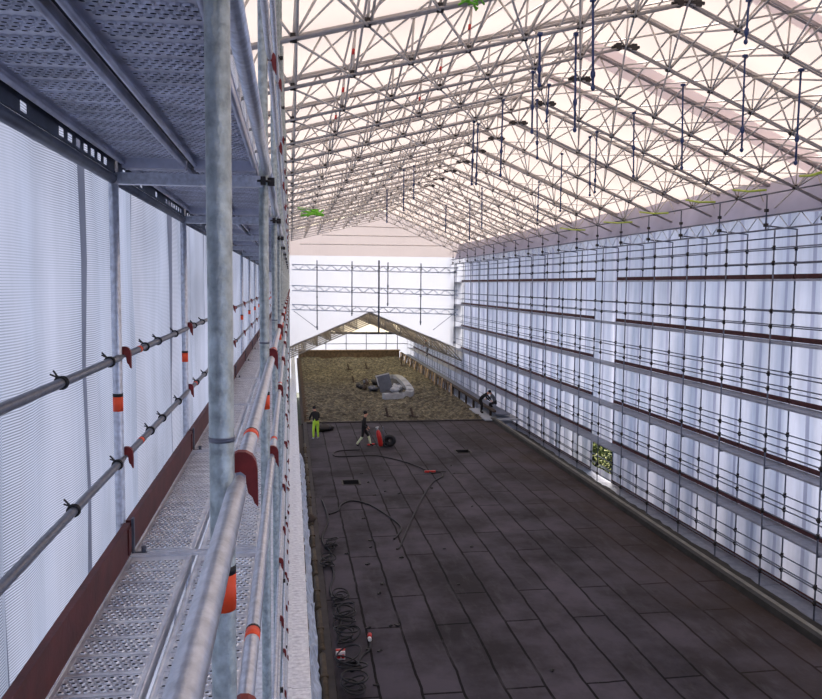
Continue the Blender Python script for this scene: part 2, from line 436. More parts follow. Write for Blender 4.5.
# deck planks: a pressed zinc plank with raised, drilled dimples in groups
def plank_mesh(w, up, name, mat, detail=True):
    mb = MB(); L = B - .03; s = 1 if up else -1; h = .062 if up else .034
    mb.box((0, L/2+.015, -.004), (w-.03, L, .006))
    for sx in (-1, 1):
        x = sx*(w/2-.012)
        mb.box((x, L/2+.015, -h/2), (.004, L, h)); mb.tube((x, .015, -.004), (x, L+.015, -.004), .006, 6)
        mb.tube((x-sx*.02, .015, -.003), (x-sx*.02, L+.015, -.003), .004, 6)
        mb.tube((x-sx*.008, .015, -h), (x-sx*.008, L+.015, -h), .010, 8)
    mb.box((0, .03, -.03), (w-.03, .03, .05)); mb.box((0, L, -.03), (w-.03, .03, .05))
    if not up: mb.box((-w/2-.006, L/2+.015, -.008), (.03, L, .004), 1)  # dark strip painting the shade of the gap between planks
    zt = 0 if up else -.0075
    ny = int(L/.152)
    for j in range(ny):
        yb = .10 + j*(L-.14)/ny
        if up: mb.box((0, yb-.012, zt+.0015), (w-.06, .016, .004))
        if not detail: continue
        for r in range(4):
            for i in range(9):
                cx = -w/2+.045 + i*(w-.09)/8.5 + (.5 if r % 2 else 0)*(w-.09)/8.5; cy = yb+.018+r*.029
                n0 = len(mb.v); K = 7
                for rad, z in ((.0125, 0), (.0095, .005), (.0065, .0045), (.005, -.004)):
                    for q in range(K):
                        a = 2*PI*q/K + .3*i
                        mb.v.append(V((cx + rad*1.15*math.cos(a), cy + rad*.9*math.sin(a), zt + s*z)))
                for lv in range(3):
                    for q in range(K):
                        mb.f.append((n0+lv*K+q, n0+lv*K+(q+1) % K, n0+(lv+1)*K+(q+1) % K, n0+(lv+1)*K+q)); mb.m.append(0 if lv < 2 else 1); mb.sm.append(False)
                mb.f.append(tuple(n0+3*K+q for q in range(K))); mb.m.append(1); mb.sm.append(False)
    return mb.mesh(name, [mat, HOLE_SHADE])
PLANK_UP, PLANK_DN, PLANK_FAR = plank_mesh(.325, True, 'deck_plank', ZINC), plank_mesh(.325, False, 'deck_plank', ZINC_DK), plank_mesh(.325, True, 'deck_plank', ZINC, False)
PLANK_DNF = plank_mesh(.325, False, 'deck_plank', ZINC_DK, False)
for k in range(len(YS)-1):
    if k > 20: break
    for x, side in ((-.662, 'sheet side'), (-.322, 'inner side')):
        o = put('deck_plank', PLANK_UP if k < 8 else PLANK_FAR, None, (x, YS[k], DZ))
        tag(o, f'perforated zinc walkway plank underfoot, {side}, {nth(k)} bay from the viewer', 'scaffold plank', 'walkway planks')
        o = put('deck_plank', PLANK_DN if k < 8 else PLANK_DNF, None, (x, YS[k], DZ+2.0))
        tag(o, f'perforated zinc plank overhead, {side}, {nth(k)} bay from the viewer', 'scaffold plank', 'overhead planks')
mb = MB()
for (w_, z_) in ((.07, .0),): mb.box((0, 0, -.03), (.72, .05, .012)); mb.box((0, -.024, -.005), (.72, .005, .05)); mb.box((0, .024, -.005), (.72, .005, .05))
TRANSOM = mb.mesh('transom', GALV)
mb = MB(); mb.box((0, 0, 0), (.72, .06, .012)); mb.box((0, -.015, .008), (.70, .006, .006)); mb.box((0, .015, .008), (.70, .006, .006)); COVERP = mb.mesh('joint_plate', ZINC)
for k, y in enumerate(YS[1:16]):
    if k: o = put('transom', TRANSOM, None, ((XI+XO)/2, y, DZ+1.905)); tag(o, f'galvanised cross beam carrying overhead planks, {nth(k)} from the viewer', 'cross beam', 'overhead cross beams')
    o = put('joint_plate', COVERP, None, ((XI+XO)/2, y, DZ+.004)); tag(o, f'narrow zinc plate across walkway plank joint, {nth(k)} from the viewer', 'joint plate', 'walkway joint plates')
# toe boards on the sheet side
mb = MB(); mb.box((0, B/2, .0), (.03, B-.04, .165)); mb.box((.002, .05, 0), (.04, .06, .13), 1); mb.box((.002, B-.06, 0), (.04, .06, .13), 1); TOEB = mb.mesh('toe_board', [TOE, TOE])
mb = MB(); mb.box((0, 0, 0), (.012, .03, .2)); mb.box((.03, 0, -.09), (.07, .03, .02)); mb.tube((.05, 0, -.08), (.05, 0, -.05), .012, 8); TCLIP = mb.mesh('toe_board_clip', GALV_DK)
for k in range(20):
    o = put('toe_board', TOEB, None, (XO+.035, YS[k], DZ+.095)); tag(o, f'dark red toe board along the left sheet, {nth(k)} bay from the viewer', 'toe board', 'left toe boards')
    if k and k < 10: put('clip', TCLIP, o, (.025, 0, 0))['label'] = 'grey steel clip'
# outer ledger under the overhead deck, with slotted flange
def ledger():
    mb = MB(); mb.tube((0, .03, -.036), (0, B-.03, -.036), .0242, 14); mb.box((.012, B/2, -.006), (.008, B-.05, .012)); mb.box((.012, B/2, .05), (.003, B-.05, .03))
    sl = [B-.22-.12*i for i in range(7)] + [.2+.12*i for i in range(5)] + [1.2]
    edges = sorted(sl); p = .03
    for c in edges:
        mb.box((.012, (p+c-.034)/2, .018), (.002, c-.034-p, .04)); p = c+.034
    mb.box((.012, (p+B-.03)/2, .018), (.002, B-.03-p, .04))
    return mb.mesh('slotted_ledger', GALV_DK)
LEDG = ledger()
mb = MB(); mb.tube((0, .03, 0), (0, B-.03, 0), .0242, 14); LEDGI = mb.mesh('ledger', GALV)
for k in range(18):
    o = put('slotted_ledger', LEDG, None, (XO, YS[k], DZ+1.93)); tag(o, f'slotted steel ledger above the left sheet rails, {nth(k)} bay from the viewer', 'ledger', 'outer overhead ledgers')
    o = put('ledger', LEDGI, None, (XI+.02, YS[k], DZ+1.95)); tag(o, f'galvanised tube along inner edge of overhead deck, {nth(k)} bay from the viewer', 'ledger', 'inner overhead ledgers')
# cable ties that hold the sheet to the outer rails
mb = MB(); mb.ring((0, 0, 0), (0, 1, .2), .0215, .006, 14, 6); mb.ring((0, .012, 0), (0, 1, -.1), .021, .005, 14, 6); mb.tube((-.01, 0, .020), (-.035, .02, .042), .004, 6); mb.tube((-.012, 0, .020), (-.03, -.02, .034), .0035, 6)
TIE = mb.mesh('sheet_tie', BLACK)
cnt = 0
for w, zz in (('upper', 1.022), ('lower', .512)):
    for i, y in enumerate((3.05, 3.84, 4.75, 5.2, 5.95, 7.1, 7.75, 8.6, 9.6, 10.9, 12.3)):
        y += .12 if w == 'lower' else 0
        o = put('sheet_tie', TIE, None, (XO+.03, y, DZ+zz), (0, 0, random.uniform(-.2, .2)))
        tag(o, f'black ring tie on {w} outer guard rail, {nth(i)} from the viewer', 'tie', 'sheet ties')
# left sheet
def sheet_profile(y, seams):
    d = .022*math.sin(y*2.44+.6) + .012*math.sin(y*6.1) + .006*math.sin(y*15.3)
    for s in seams:
        a = abs(y-s)
        if a < .12: d += .03*(1-a/.12)
    return d
seams = [-1.2, .4, 1.7, 2.92, 3.93, 5.42, 6.7, 7.9, 9.2, 10.6, 12.1, 13.2, 14.6]
def seamw(s): return (.018, .030, .022, .045)[int(s*10) % 4]
ys = sorted(set([round(-3.5+.14*i, 3) for i in range(int((YF+4)/.14))] + [s+d for s in seams for d in (-seamw(s), seamw(s))]))
mb = MB(); prev = None
zs = [-4, 2, 5, 6.9, 7.4, 8, 8.5, 9.05, 10, 12.6]
def shx(y, z): return -.965 - sheet_profile(y + .035*math.sin(z*1.3+y*.3), seams) - .006*math.sin(z*5+y*3)
cols = [[(shx(y, z), y, z) for z in zs] for y in ys]
def seam_at(i, j):
    mid = (ys[i]+ys[i+1])/2
    return 1 if any(abs(mid-q) < seamw(q) for q in seams) else 0
mb.sheet(cols, seam_at)
me = mb.mesh('wall_left', [SHEET_L, SEAM_L], False)
struct('wall_left', me)
# low bracket deck and film strip between scaffold and roof edge
mb = MB(); L = B-.02; mb.box((0, L/2, -.02), (.36, L, .04))
for i in range(17):
    mb.box((0, .08+i*.15, .002), (.32, .02, .006))
BRK = mb.mesh('bracket_plank', ZINC)
mb = MB(); mb.box((.04, L/2, -.03), (.82, L, .05)); mb.box((-.17, L/2, .0), (.31, L, .012)); mb.box((.17, L/2, .0), (.31, L, .012)); LOWD = mb.mesh('scaffold_deck', ZINC)
for k in range(1, 25):
    o = put('scaffold_deck', LOWD, None, ((XI+XO)/2+.03, YS[k], .95)); tag(o, f'zinc scaffold deck far below the walkway, {nth(k-1)} bay from the viewer', 'scaffold deck', 'low left decks')
for k in range(1, 36):
    o = put('bracket_plank', BRK, None, (.155, YS[0]+B*k, .92)); tag(o, f'pale zinc bracket plank low beside the roof edge, {nth(k-1)} from the viewer', 'scaffold plank', 'bracket planks')
def film(u, v):
    y = 2 + 34*v; return (.345 + .20*u + random.uniform(-.025, .025), y, .84 - .45*u + random.uniform(-.09, .09))
mb = MB(); mb.grid(film, 4, 120, smooth=False); tag(put('film_strip', mb.mesh('film_strip', BLUE_S)), 'crumpled blue-white plastic film strip along the left roof edge', 'plastic film')
mb = MB(); mb.tube((0, .1, 0), (0, 2.3, 0), .07, 10); mb.ring((0, .15, 0), (0, 1, 0), .07, .02, 10, 5); mb.box((0, 1.2, .0), (.17, .06, .17)); GUT = mb.mesh('edge_timber', pm('dark_edge_timber', (74, 64, 50), .8, 0, 5, .45))
for k in range(14):
    o = put('edge_timber', GUT, None, (XL-.13, 8 + 2.4*k, .06)); tag(o, f'round brown timber along left roof edge, {nth(k)} from the viewer', 'timber', 'left edge timbers')

# ------------------------------------------------------------------ right scaffold (its own slight angle to the hall)
RM = Matrix.Rotation(math.radians(.77), 4, 'Z')
LF, LB, LSH = 14.55, 15.28, 15.5
Y0, NB = 21.97 - 2*B, 20
ZT = [CAMZ + .333 - 1.885*i for i in range(6)]    # toe board centres
def RP(x, y, z): return RM @ V((x, y, z))
def RMAT(x, y, z): return RM @ Matrix.Translation((x, y, z))
ZTOPR = CAMZ + 1.75
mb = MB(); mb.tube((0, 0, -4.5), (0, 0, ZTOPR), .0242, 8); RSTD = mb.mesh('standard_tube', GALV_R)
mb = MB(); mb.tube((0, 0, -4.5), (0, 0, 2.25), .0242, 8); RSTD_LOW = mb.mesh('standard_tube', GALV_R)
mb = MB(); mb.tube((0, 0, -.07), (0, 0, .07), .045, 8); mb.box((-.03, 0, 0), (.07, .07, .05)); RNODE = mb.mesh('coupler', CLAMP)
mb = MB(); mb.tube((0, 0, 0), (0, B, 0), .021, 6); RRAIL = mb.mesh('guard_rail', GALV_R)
mb = MB(); mb.box((0, B/2, 0), (.03, B-.03, .15)); RTOE = mb.mesh('toe_board', TOE_DK)
mb = MB(); mb.box((0, B/2, 0), (.70, B-.02, .045)); mb.box((-.17, B/2, .026), (.30, B-.06, .006)); mb.box((.17, B/2, .026), (.30, B-.06, .006)); RDECK = mb.mesh('scaffold_deck', pm('grey_deck', (148, 152, 164), .5, .4, 3, .2))
mb = MB(); mb.box((0, 0, 0), (.73, .05, .06)); RTRANS = mb.mesh('transom', GALV_DK)
DN = ['top', 'second', 'third', 'fourth', 'fifth', 'lowest']
GAP = 7                                             # ladder bay without toe boards
n_r, LIM = 0, 168
extra = MB()
NL = 29
def bay_levels(b): return range(6) if b < NB else range(4, 6)
for k in range(NL+1):
    y = Y0 + B*k
    low = k > NB
    for x, w in ((LF, 'front'), (LB, 'rear')):
        t = tag(put('scaffold_standard', None, None, M=RMAT(x, y, 0)), f'{w} scaffold post of the right wall, {nth(k)} from the near end', 'scaffold post', 'posts of right scaffold')
        put('tube', RSTD_LOW if low else RSTD, t)
        if k < 14:
            for i in range(6):
                for dz in (.45, .90): put('coupler', RNODE, t, (0, 0, ZT[i]+dz-.06))
    if k == NL: break
    for i in bay_levels(k):
        z = ZT[i]
        d = tag(put('scaffold_deck', RDECK, None, M=RMAT((LF+LB)/2, y, z-.12)), f'grey deck of right scaffold, {DN[i]} level, {nth(k)} bay from the near end', 'scaffold deck', 'decks of right scaffold')
        if k < 10 and i > 2: put('transom', RTRANS, d, (0, 0, -.05))
        if not (k == GAP and 0 < i < 6 or (k == GAP and i == 0)):
            tag(put('toe_board', RTOE, None, M=RMAT(LB-.03, y, z)), f'dark red toe board of right scaffold, {DN[i]} level, {nth(k)} bay from near end', 'toe board', 'toe boards of right scaffold')
for k in range(NL):
    y = Y0 + B*k
    for i in bay_levels(k):
        for dz, hn in ((.45, 'lower'), (.90, 'upper')):
            for x, w in ((LF+.03, 'front'), (LB-.03, 'rear')):
                z = ZT[i]+dz-.06
                if n_r < LIM:
                    n_r += 1
                    tag(put('guard_rail', RRAIL, None, M=RMAT(x, y, z)), f'{hn} {w} guard rail of right scaffold, {DN[i]} level, {nth(k)} bay from near end', 'guard rail', 'rails of right scaffold')
                else: extra.tube((x, y, z), (x, y+B, z), .021, 5)
tag(put('guard_rail_run', extra.mesh('guard_rail_run', GALV_R), None, M=RM), 'grey guard rails along the farther bays of the right scaffold', 'guard rails', kind='stuff')
# sheet of the right wall, with the opening onto the shrubs
HY0, HY1, HZ0, HZ1 = 35.45, 37.75, -.55, .85
def rsx(y, z):
    p = ((y - Y0) / (B/2)) % 1.0
    return LSH + .05*math.sin(y*1.3+z*.15) + .03*math.sin(y*4.7+.5*math.sin(z)) + (.06*(1-abs(p-.5)/.06) if abs(p-.5) < .06 else 0)
mb = MB()
step = .16
ny = int((YF+6)/step)
ysr = sorted([-4+step*i for i in range(ny)] + [HY0, HY1])
def seam_r(i, j):
    ya, yb = ysr[i], ysr[i+1]
    if HY0 - 1e-6 <= ya and yb <= HY1 + 1e-6 and j == 1: return None
    p = (((ya+yb)/2 - Y0)/(B/2)) % 1.0
    return 1 if abs(p-.5) < .08 else 0
for part, tops in (([y for y in ysr if y < YE-.2], [2.5, 4.5, 6.5, 8.4, CAMZ+1.72, CAMZ+3.0]), ([y for y in ysr if y > YE-.4], [1.6, 2.8])):
    ysr = part
    mb.sheet([[(rsx(y, z), y, z) for z in [-4.4, HZ0, HZ1] + tops] for y in part], seam_r)
me = mb.mesh('wall_right', [SHEET_R, SEAM_R], False)
struct('wall_right', me, M=RM)
# shrub seen through the opening
sh = tag(put('shrub', None, None, M=RMAT(17.4, 38.6, -4.5)), 'leafy green shrub outside, seen through the opening low in the right sheet', 'shrub')
mb = MB()
for i in range(1500):
    t = random.uniform(0, 2*PI); r = 1.7*random.random()**.5; z = 2.6 + random.uniform(0, 2.9)
    c = V((r*math.cos(t)*.8, r*math.sin(t)*1.6, z)); a = V((random.uniform(-1, 1), random.uniform(-1, 1), random.uniform(-1, 1))).normalized()*random.uniform(.06, .16)
    b = a.cross(V((random.uniform(-1, 1), random.uniform(-1, 1), 1))).normalized()*.05
    mb.quad(c-a, c+b, c+a, c-b, random.randint(0, 1))
put('foliage', mb.mesh('foliage', [LEAF, LEAF_D]), sh)
for i in range(7):
    t = i*.9; mb = MB(); mb.path([(0, 0, 0), (.3*math.cos(t), .5*math.sin(t), 1.8), (.8*math.cos(t), 1.2*math.sin(t), 4.3)], [.04, .03, .012], 6); put('stem', mb.mesh('stem', WOOD_D), sh)
mb = MB()
def baffle(u, v):  # leafy screen added outside the right wall to block low sky light
    y = -4 + 100*v; a = u*PI
    return (20.6 - 1.5*math.sin(a) + random.uniform(-.35, .35), y, -4.6 + 8.0*u + random.uniform(-.5, .5) + .8*math.sin(y*.7))
mb.grid(baffle, 14, 160, 0, lambda i, j: random.randint(0, 1), False); tag(put('baffle', mb.mesh('baffle', [LEAF_D, pm('baffle_dark', (52, 66, 38), .8, 0, 2, .4)]), None, M=RM), 'dense dark green hedge added outside behind the shrub to block low sky', 'baffle', kind='stuff')
# eaves lattice girder on top of the right wall
def girder_meshes(L, h, r):
    a = MB(); a.tube((0, 0, 0), (0, L, 0), r, 8); b = MB(); b.tube((0, 0, -h), (0, L, -h), r, 8)
    d = MB(); n = int(L/(h*1.15)); n += n % 2
    for i in range(n):
        y0, y1 = L*i/n, L*(i+1)/n
        d.tube((0, y0, 0 if i % 2 else -h), (0, y1, -h if i % 2 else 0), r*.62, 6)
    return a, b, d
ga, gb, gd = girder_meshes(B*2, .42, .026)
GA, GB_, GD = ga.mesh('top_tube', GALV_R), gb.mesh('bottom_tube', GALV_R), gd.mesh('lattice_web', GALV)
mb = MB(); mb.tube((0, 0, 0), (0, 2*B, 0), .024, 6); EAVR = mb.mesh('eaves_tube', GALV_DK)
mb = MB(); mb.tube((0, 0, 0), (0, 0, 1.0), .024, 6); mb.tube((0, 0, .1), (1.0, 0, .02), .024, 6); mb.box((0, 0, .12), (.1, .12, .1), 1); mb.box((0, 0, .55), (.09, .1, .09), 1); EAVP = mb.mesh('eaves_post', [GALV_DK, CLAMP])
for k in range(10):
    y = Y0 + 2*B*k
    t = tag(put('lattice_girder', None, None, M=RMAT(LF-.25, y, CAMZ+2.12)), f'grey lattice girder under the right eaves, {nth(k)} from the near end', 'girder', 'right eaves girders')
    put('top_tube', GA, t); put('bottom_tube', GB_, t); put('lattice_web', GD, t)
    tag(put('eaves_tube', EAVR, None, M=RMAT(LF+.3, y, CAMZ+1.5)), f'long grey tube below the right eaves girder, {nth(k)} from the near end', 'tube', 'right eaves tubes')
    tag(put('eaves_tube', EAVR, None, M=RMAT(LF-.3, y, CAMZ+2.75)), f'long grey tube above the right eaves girder, {nth(k)} from the near end', 'tube', 'right eaves upper tubes')
    for s in (0, 1):
        tag(put('eaves_post', EAVP, None, M=RMAT(LF-.3, y+B*s, CAMZ+1.72)), f'short clamped post at the right eaves, {nth(2*k+s)} from the near end', 'short post', 'right eaves posts')
def evs(u, v):
    y = Y0-8 + (YE-Y0+8)*v; z = CAMZ+2.12+1.3*u
    return (LF+.0+.45*u + .04*math.sin(y*1.9)*(1-u), y, z + .03*math.sin(y*2.44)*(1-u))
mb = MB(); mb.grid(evs, 4, 160); struct('wall_eaves', mb.mesh('wall_eaves', sheet_mat('eaves_sheet', (214, 210, 222), (206, 200, 214), .6, 0, .5, .3)), M=RM)
# lime straps along the right eaves
for i, (a, b) in enumerate([((733, 190), (766, 190)), ((686, 200), (715, 202)), ((640, 212), (668, 213)), ((604, 222), (632, 222)), ((560, 228), (585, 230)), ((800, 176), (822, 172))]):
    n = V((RS, 0, 1)); p0 = V((RX, 0, RZ-.12))
    A, B_ = hit(*a, p0, n), hit(*b, p0, n)
    mb = MB(); mb.path([A, A.lerp(B_, .5) - V((0, 0, .04)), B_], .035, 6)
    tag(put('lime_strap', mb.mesh('lime_strap', LIME)), f'lime green strap tied along the right eaves, {["second","third","fourth","fifth","sixth","first"][i]} from the near end', 'strap', 'lime eaves straps')

# ------------------------------------------------------------------ roof trusses
TY = [3.2 + 2.84*i for i in range(-1, 23)]
TY = [y for y in TY if y < YE-.3]
NLp, NRp = 8, 7
def npos(j):                     # node j along the bottom chord, 0 left eave .. NLp ridge .. NLp+NRp right eave
    if j <= NLp: return XEL + (RX - XEL)*j/NLp
    return RX + (XER - RX)*(j-NLp)/NRp
def tz(x): return chord_z(x) + TD
def mk(fn, name, mat):
    mb = MB(); fn(mb); return mb.mesh(name, mat)
PART = []
for nm, x0, x1 in (('left', XEL, RX), ('right', RX, XER)):
    PART.append(('bottom_chord', mk(lambda m: (m.tube((x0, -.05, chord_z(x0)), (x1, -.05, chord_z(x1)), .024, 8), m.tube((x0, .05, chord_z(x0)), (x1, .05, chord_z(x1)), .024, 8)), 'bottom_chord', ALU_DK)))
    PART.append(('top_chord', mk(lambda m: (m.tube((x0, -.05, tz(x0)), (x1, -.05, tz(x1)), .024, 8), m.tube((x0, .05, tz(x0)), (x1, .05, tz(x1)), .024, 8), m.bar((x0, 0, tz(x0)+.06), (x1, 0, tz(x1)+.06), .06, .04)), 'top_chord', ALU_DK)))
for j in range(NLp+NRp):
    a, b = npos(j), npos(j+1); m_ = (a+b)/2
    PART.append(('diagonal', mk(lambda m: m.tube((a, 0, chord_z(a)), (m_, 0, tz(m_)), .021, 6), 'diagonal', ALU)))
    PART.append(('diagonal', mk(lambda m: m.tube((m_, 0, tz(m_)), (b, 0, chord_z(b)), .021, 6), 'diagonal', ALU)))
for j in range(1, NLp+NRp):
    a = npos(j)
    PART.append(('post', mk(lambda m: m.tube((a, 0, chord_z(a)), (a+.05, 0, tz(a)), .02, 6), 'post', ALU)))
mb = MB(); mb.box((0, 0, 0), (.09, .13, .08)); mb.tube((-.05, .02, -.03), (.05, .02, -.03), .05, 8); JOINT = mb.mesh('joint_coupler', CLAMP)
mb = MB(); mb.box((-.18, 0, 0), (.12, .16, .14)); mb.box((.18, 0, 0), (.12, .16, .14)); mb.tube((-.3, .05, 0), (.3, .05, 0), .035, 8); mb.tube((-.3, -.05, 0), (.3, -.05, 0), .035, 8); RIDGEC = mb.mesh('ridge_coupler', CLAMP)
mb = MB(); mb.tube((0, 0, 0), (.008, 0, .10), .028, 8); RTAG = mb.mesh('red_tag', GASRED)
for i, y in enumerate(TY):
    t = thing('roof_truss', f'aluminium lattice roof truss spanning the hall, {nth(i)} from the viewer', 'roof truss', 'roof trusses', (0, y, 0))
    for nm, me in PART: put(nm, me, t)
    if i < 16:
        for j in range(0, NLp+NRp+1):
            if j == NLp: continue
            x = npos(j); put('joint_coupler', JOINT, t, (x, 0, chord_z(x)+.03))
        put('ridge_coupler', RIDGEC, t, (RX, 0, RZ))
        for x in (npos(2)+.01, npos(4)+.01):
            if i < 8: put('red_tag', RTAG, t, (x, 0, chord_z(x)+.35))['label'] = 'red end cap'
# cross braces between neighbouring trusses
for i in range(len(TY)-1):
    y0, y1 = TY[i], TY[i+1]; n = 0
    for j in (range(1, NLp+NRp) if i < 9 else range(1, NLp+NRp, 2)):
        x = npos(j); x2 = npos(min(j+1, NLp+NRp))
        t = thing('cross_brace', f'crossed bracing tubes between roof trusses, {nth(i)} gap from viewer, {nth(n)} from the left', 'brace', 'roof cross braces', (x, y0, chord_z(x)))
        n += 1
        L = y1-y0; zz = TD
        key = (j,)
        if i == 0:
            globals().setdefault('BR', {})[j] = (
                mk(lambda m: m.tube((0, 0, .02), (0, L, zz-.05), .022, 6), 'brace_tube', ALU), mk(lambda m: m.tube((.05, 0, zz-.05), (.05, L, .02), .022, 6), 'brace_tube', ALU),
                mk(lambda m: m.tube((0, 0, -.02), (x2-x, L, chord_z(x2)-chord_z(x)-.02), .020, 6), 'brace_tube', ALU),
                mk(lambda m: m.tube((x2-x, 0, chord_z(x2)-chord_z(x)+zz), (0, L, zz), .020, 6), 'brace_tube', ALU))
        for me in BR[j]: put('brace_tube', me, t)
# long purlins under the cover
for n, j in enumerate((0, 2, 4, 6, 8, 10, 12, 14)):
    x = npos(j); mb = MB(); mb.tube((x, TY[0], tz(x)+.02), (x, TY[-1], tz(x)+.02), .022, 6)
    tag(put('purlin', mb.mesh('purlin', ALU)), f'long tube under the roof sheet along the hall, {nth(n)} from the left', 'purlin', 'roof purlins')
# roof cover
def cover(u, v):
    x = XEL-.5 + (XER+1.0 - XEL+.5)*u; y = TY[0]-3 + (YE - TY[0]+3)*v
    ph = (y - TY[0])/2.84
    return (x, y, tz(x) + .12 + .10*math.sin(PI*(ph % 1)) )
mb = MB()
for ua, ub in ((XEL-.5, RX), (RX, XER+1.0)):
    mb.grid(lambda u, v, ua=ua, ub=ub: (ua+(ub-ua)*u, TY[0]-3+(YE-TY[0]+3)*v, tz(ua+(ub-ua)*u)+.12+.10*abs(math.sin(PI*(TY[0]-3+(YE-TY[0]+3)*v-TY[0])/2.84))), 10, 184)
struct('ceiling', mb.mesh('ceiling', ROOF))
# doubled strips of roof sheet
for i, (pa, pb) in enumerate([((740, 117), (740, 140)), ((790, 2), (790, 26)), ((640, 120), (640, 128))]):
    n = V((RS, 0, 1)); p0 = V((RX, 0, RZ+TD+.03))
    a, b = hit(*pa, p0, n).y, hit(*pb, p0, n).y
    if a > b: a, b = b, a
    mb = MB(); mb.grid(lambda u, v: (RX+.1+(XER-RX)*u, a+(b-a)*v, tz(RX+.1+(XER-RX)*u)+.09), 8, 2)
    tag(put('roof_sheet_strip', mb.mesh('roof_sheet_strip', ROOF2)), f'lavender grey doubled strip of roof sheet on right slope, {["second","first","third"][i]} from the viewer', 'roof sheet', 'doubled roof strips')
# hanging straps
straps = [(593, 0, 88), (540, 34, 85), (549, 85, 121), (576, 34, 130), (533, 72, 132), (634, 113, 176), (749, 0, 42), (745, 56, 150), (801, 70, 163), (683, 85, 168), (562, 154, 211), (590, 137, 195), (597, 132, 192),
          (503, 100, 175), (474, 122, 184), (478, 124, 184), (537, 100, 158), (414, 166, 198), (404, 170, 210), (482, 188, 228), (539, 182, 220), (387, 190, 222), (446, 205, 232), (470, 200, 240)]
nr = V((RS, 0, 1)); nl = V((-LS, 0, 1)); p0 = V((RX, 0, RZ-.03))
straps.sort()
for i, (x, a, b) in enumerate(straps):
    P = hit(x, a, p0, nr)
    if P.x < RX: P = hit(x, a, p0, nl)
    Q = at_y(x, b, P.y); Q.x = P.x + random.uniform(-.05, .05)
    r = .022 if P.y < 35 else .03
    mb = MB(); mb.box((P.x, P.y, P.z), (.08, .08, .05)); mb.path([P, P.lerp(Q, .5), Q], r, 6); mb.blob(P.lerp(Q, random.uniform(.55, .85)), (.09, .09, .16), 7, 5); mb.blob(Q, (.08, .08, .1), 7, 5)
    tag(put('hanging_strap', mb.mesh('hanging_strap', STRAP)), f'dark blue strap hanging from the roof trusses, {nth(i)} from the left', 'strap', 'hanging blue straps')
# green sling bundles caught on the trusses
for i, (x, y, w) in enumerate([(472, 2, 'near the top of the roof'), (312, 212, 'low on the far left slope')]):
    P = hit(x, y, p0, nl); d = P.y/20
    mb = MB()
    for q in range(7): mb.path([P+V((random.uniform(-.35, .35)*d, random.uniform(-.3, .3), random.uniform(-.1, .1)*d)) for _ in range(3)], .03*d, 6)
    tag(put('green_sling', mb.mesh('green_sling', pm('sling_green', (120, 200, 60), .7))), f'bright green sling bundle on a truss {w}', 'sling', 'green slings')

# ------------------------------------------------------------------ end gable of the tall hall
GX0, GX1 = -.98, XER
AP = at_y(370, 312, YE); EL = at_y(291, 346, YE); ER = at_y(462, 350, YE)
AP.y = EL.y = ER.y = YE
mb = MB()
def low_edge(x):
    if x < AP.x: return EL.z + (AP.z-EL.z)*(x-EL.x)/(AP.x-EL.x)
    return AP.z + (ER.z-AP.z)*(x-AP.x)/(ER.x-AP.x)
xs = [GX0 + (GX1-GX0)*i/60 for i in range(61)]
for a in range(60):
    for j in range(2):
        def zz(x, t): return (low_edge(x), CAMZ+2.3, chord_z(x)+TD+.1)[int(t*2)]
        xa, xb = xs[a], xs[a+1]; dy = lambda x: .04*math.sin(x*2.2)
        mb.quad((xa, YE+dy(xa), zz(xa, j/2)), (xb, YE+dy(xb), zz(xb, j/2)), (xb, YE+dy(xb), zz(xb, (j+1)/2)), (xa, YE+dy(xa), zz(xa, (j+1)/2)), j)
struct('wall_end', mb.mesh('wall_end', [SHEET_E, GABLE]))
for i, (ya, yb) in enumerate(((264.5, 268), (285.5, 290.5), (304.5, 309.5))):
    A, Bq = at_y(292, ya, YE-.35), at_y(458, yb, YE-.35); h = .42
    mbs = [MB(), MB(), MB()]
    mbs[0].tube(A, Bq, .05, 6); mbs[1].tube(A-V((0, 0, h)), Bq-V((0, 0, h)), .05, 6)
    for q in range(26):
        pa, pb = A.lerp(Bq, q/26), A.lerp(Bq, (q+1)/26)
        mbs[2].tube(pa-V((0, 0, h*(q % 2))), pb-V((0, 0, h*((q+1) % 2))), .035, 5)
    t = thing('gable_girder', f'lattice girder across the bright end gable, {["topmost","middle","lowest"][i]} of three', 'girder', 'end gable girders')
    for nm, m in zip(('top_tube', 'bottom_tube', 'lattice_web'), mbs): put(nm, m.mesh(nm, GALV), t)
for i, (x, ya, yb, r) in enumerate(((317, 264, 330, .045), (352, 265, 316, .045), (379, 264, 333, .07), (388, 266, 306, .045), (421, 267, 325, .045), (455, 268, 346, .04))):
    A, Bq = at_y(x, ya, YE-.45), at_y(x, yb, YE-.45); Bq.x = A.x
    mb = MB(); mb.tube(A+V((0, 0, .3)), Bq, r, 8)
    for q in range(3): mb.box(A.lerp(Bq, .05+.45*q), (.14, .14, .12))
    tag(put('gable_post', mb.mesh('gable_post', GALV_DK)), f'thin upright tube on the end gable, {nth(i)} from the left', 'post', 'end gable posts')
for i, (a, b) in enumerate((((294, 311), (318, 329)), ((456, 312), (433, 330)))):
    mb = MB(); mb.tube(at_y(*a, YE-.3), at_y(*b, YE-.3), .025, 6)
    tag(put('gable_brace', mb.mesh('gable_brace', GALV_DK)), f'slanting brace tube low on the end gable, {["left","right"][i]} one', 'brace', 'end gable braces')
# landing posts where right scaffold meets the gable: short stub decks
for i, (y_, xa, xb) in enumerate(((226, 345, 405), (235, 322, 430), (244, 300, 448))):
    mb = MB(); mb.tube(at_y(xa, y_, YE-.25), at_y(xb, y_+2, YE-.25), .04, 6); tag(put('gable_tube', mb.mesh('gable_tube', ALU)), f'thin horizontal tube on the pinkish upper gable, {["topmost","middle","lowest"][i]} of three', 'tube', 'upper gable tubes')
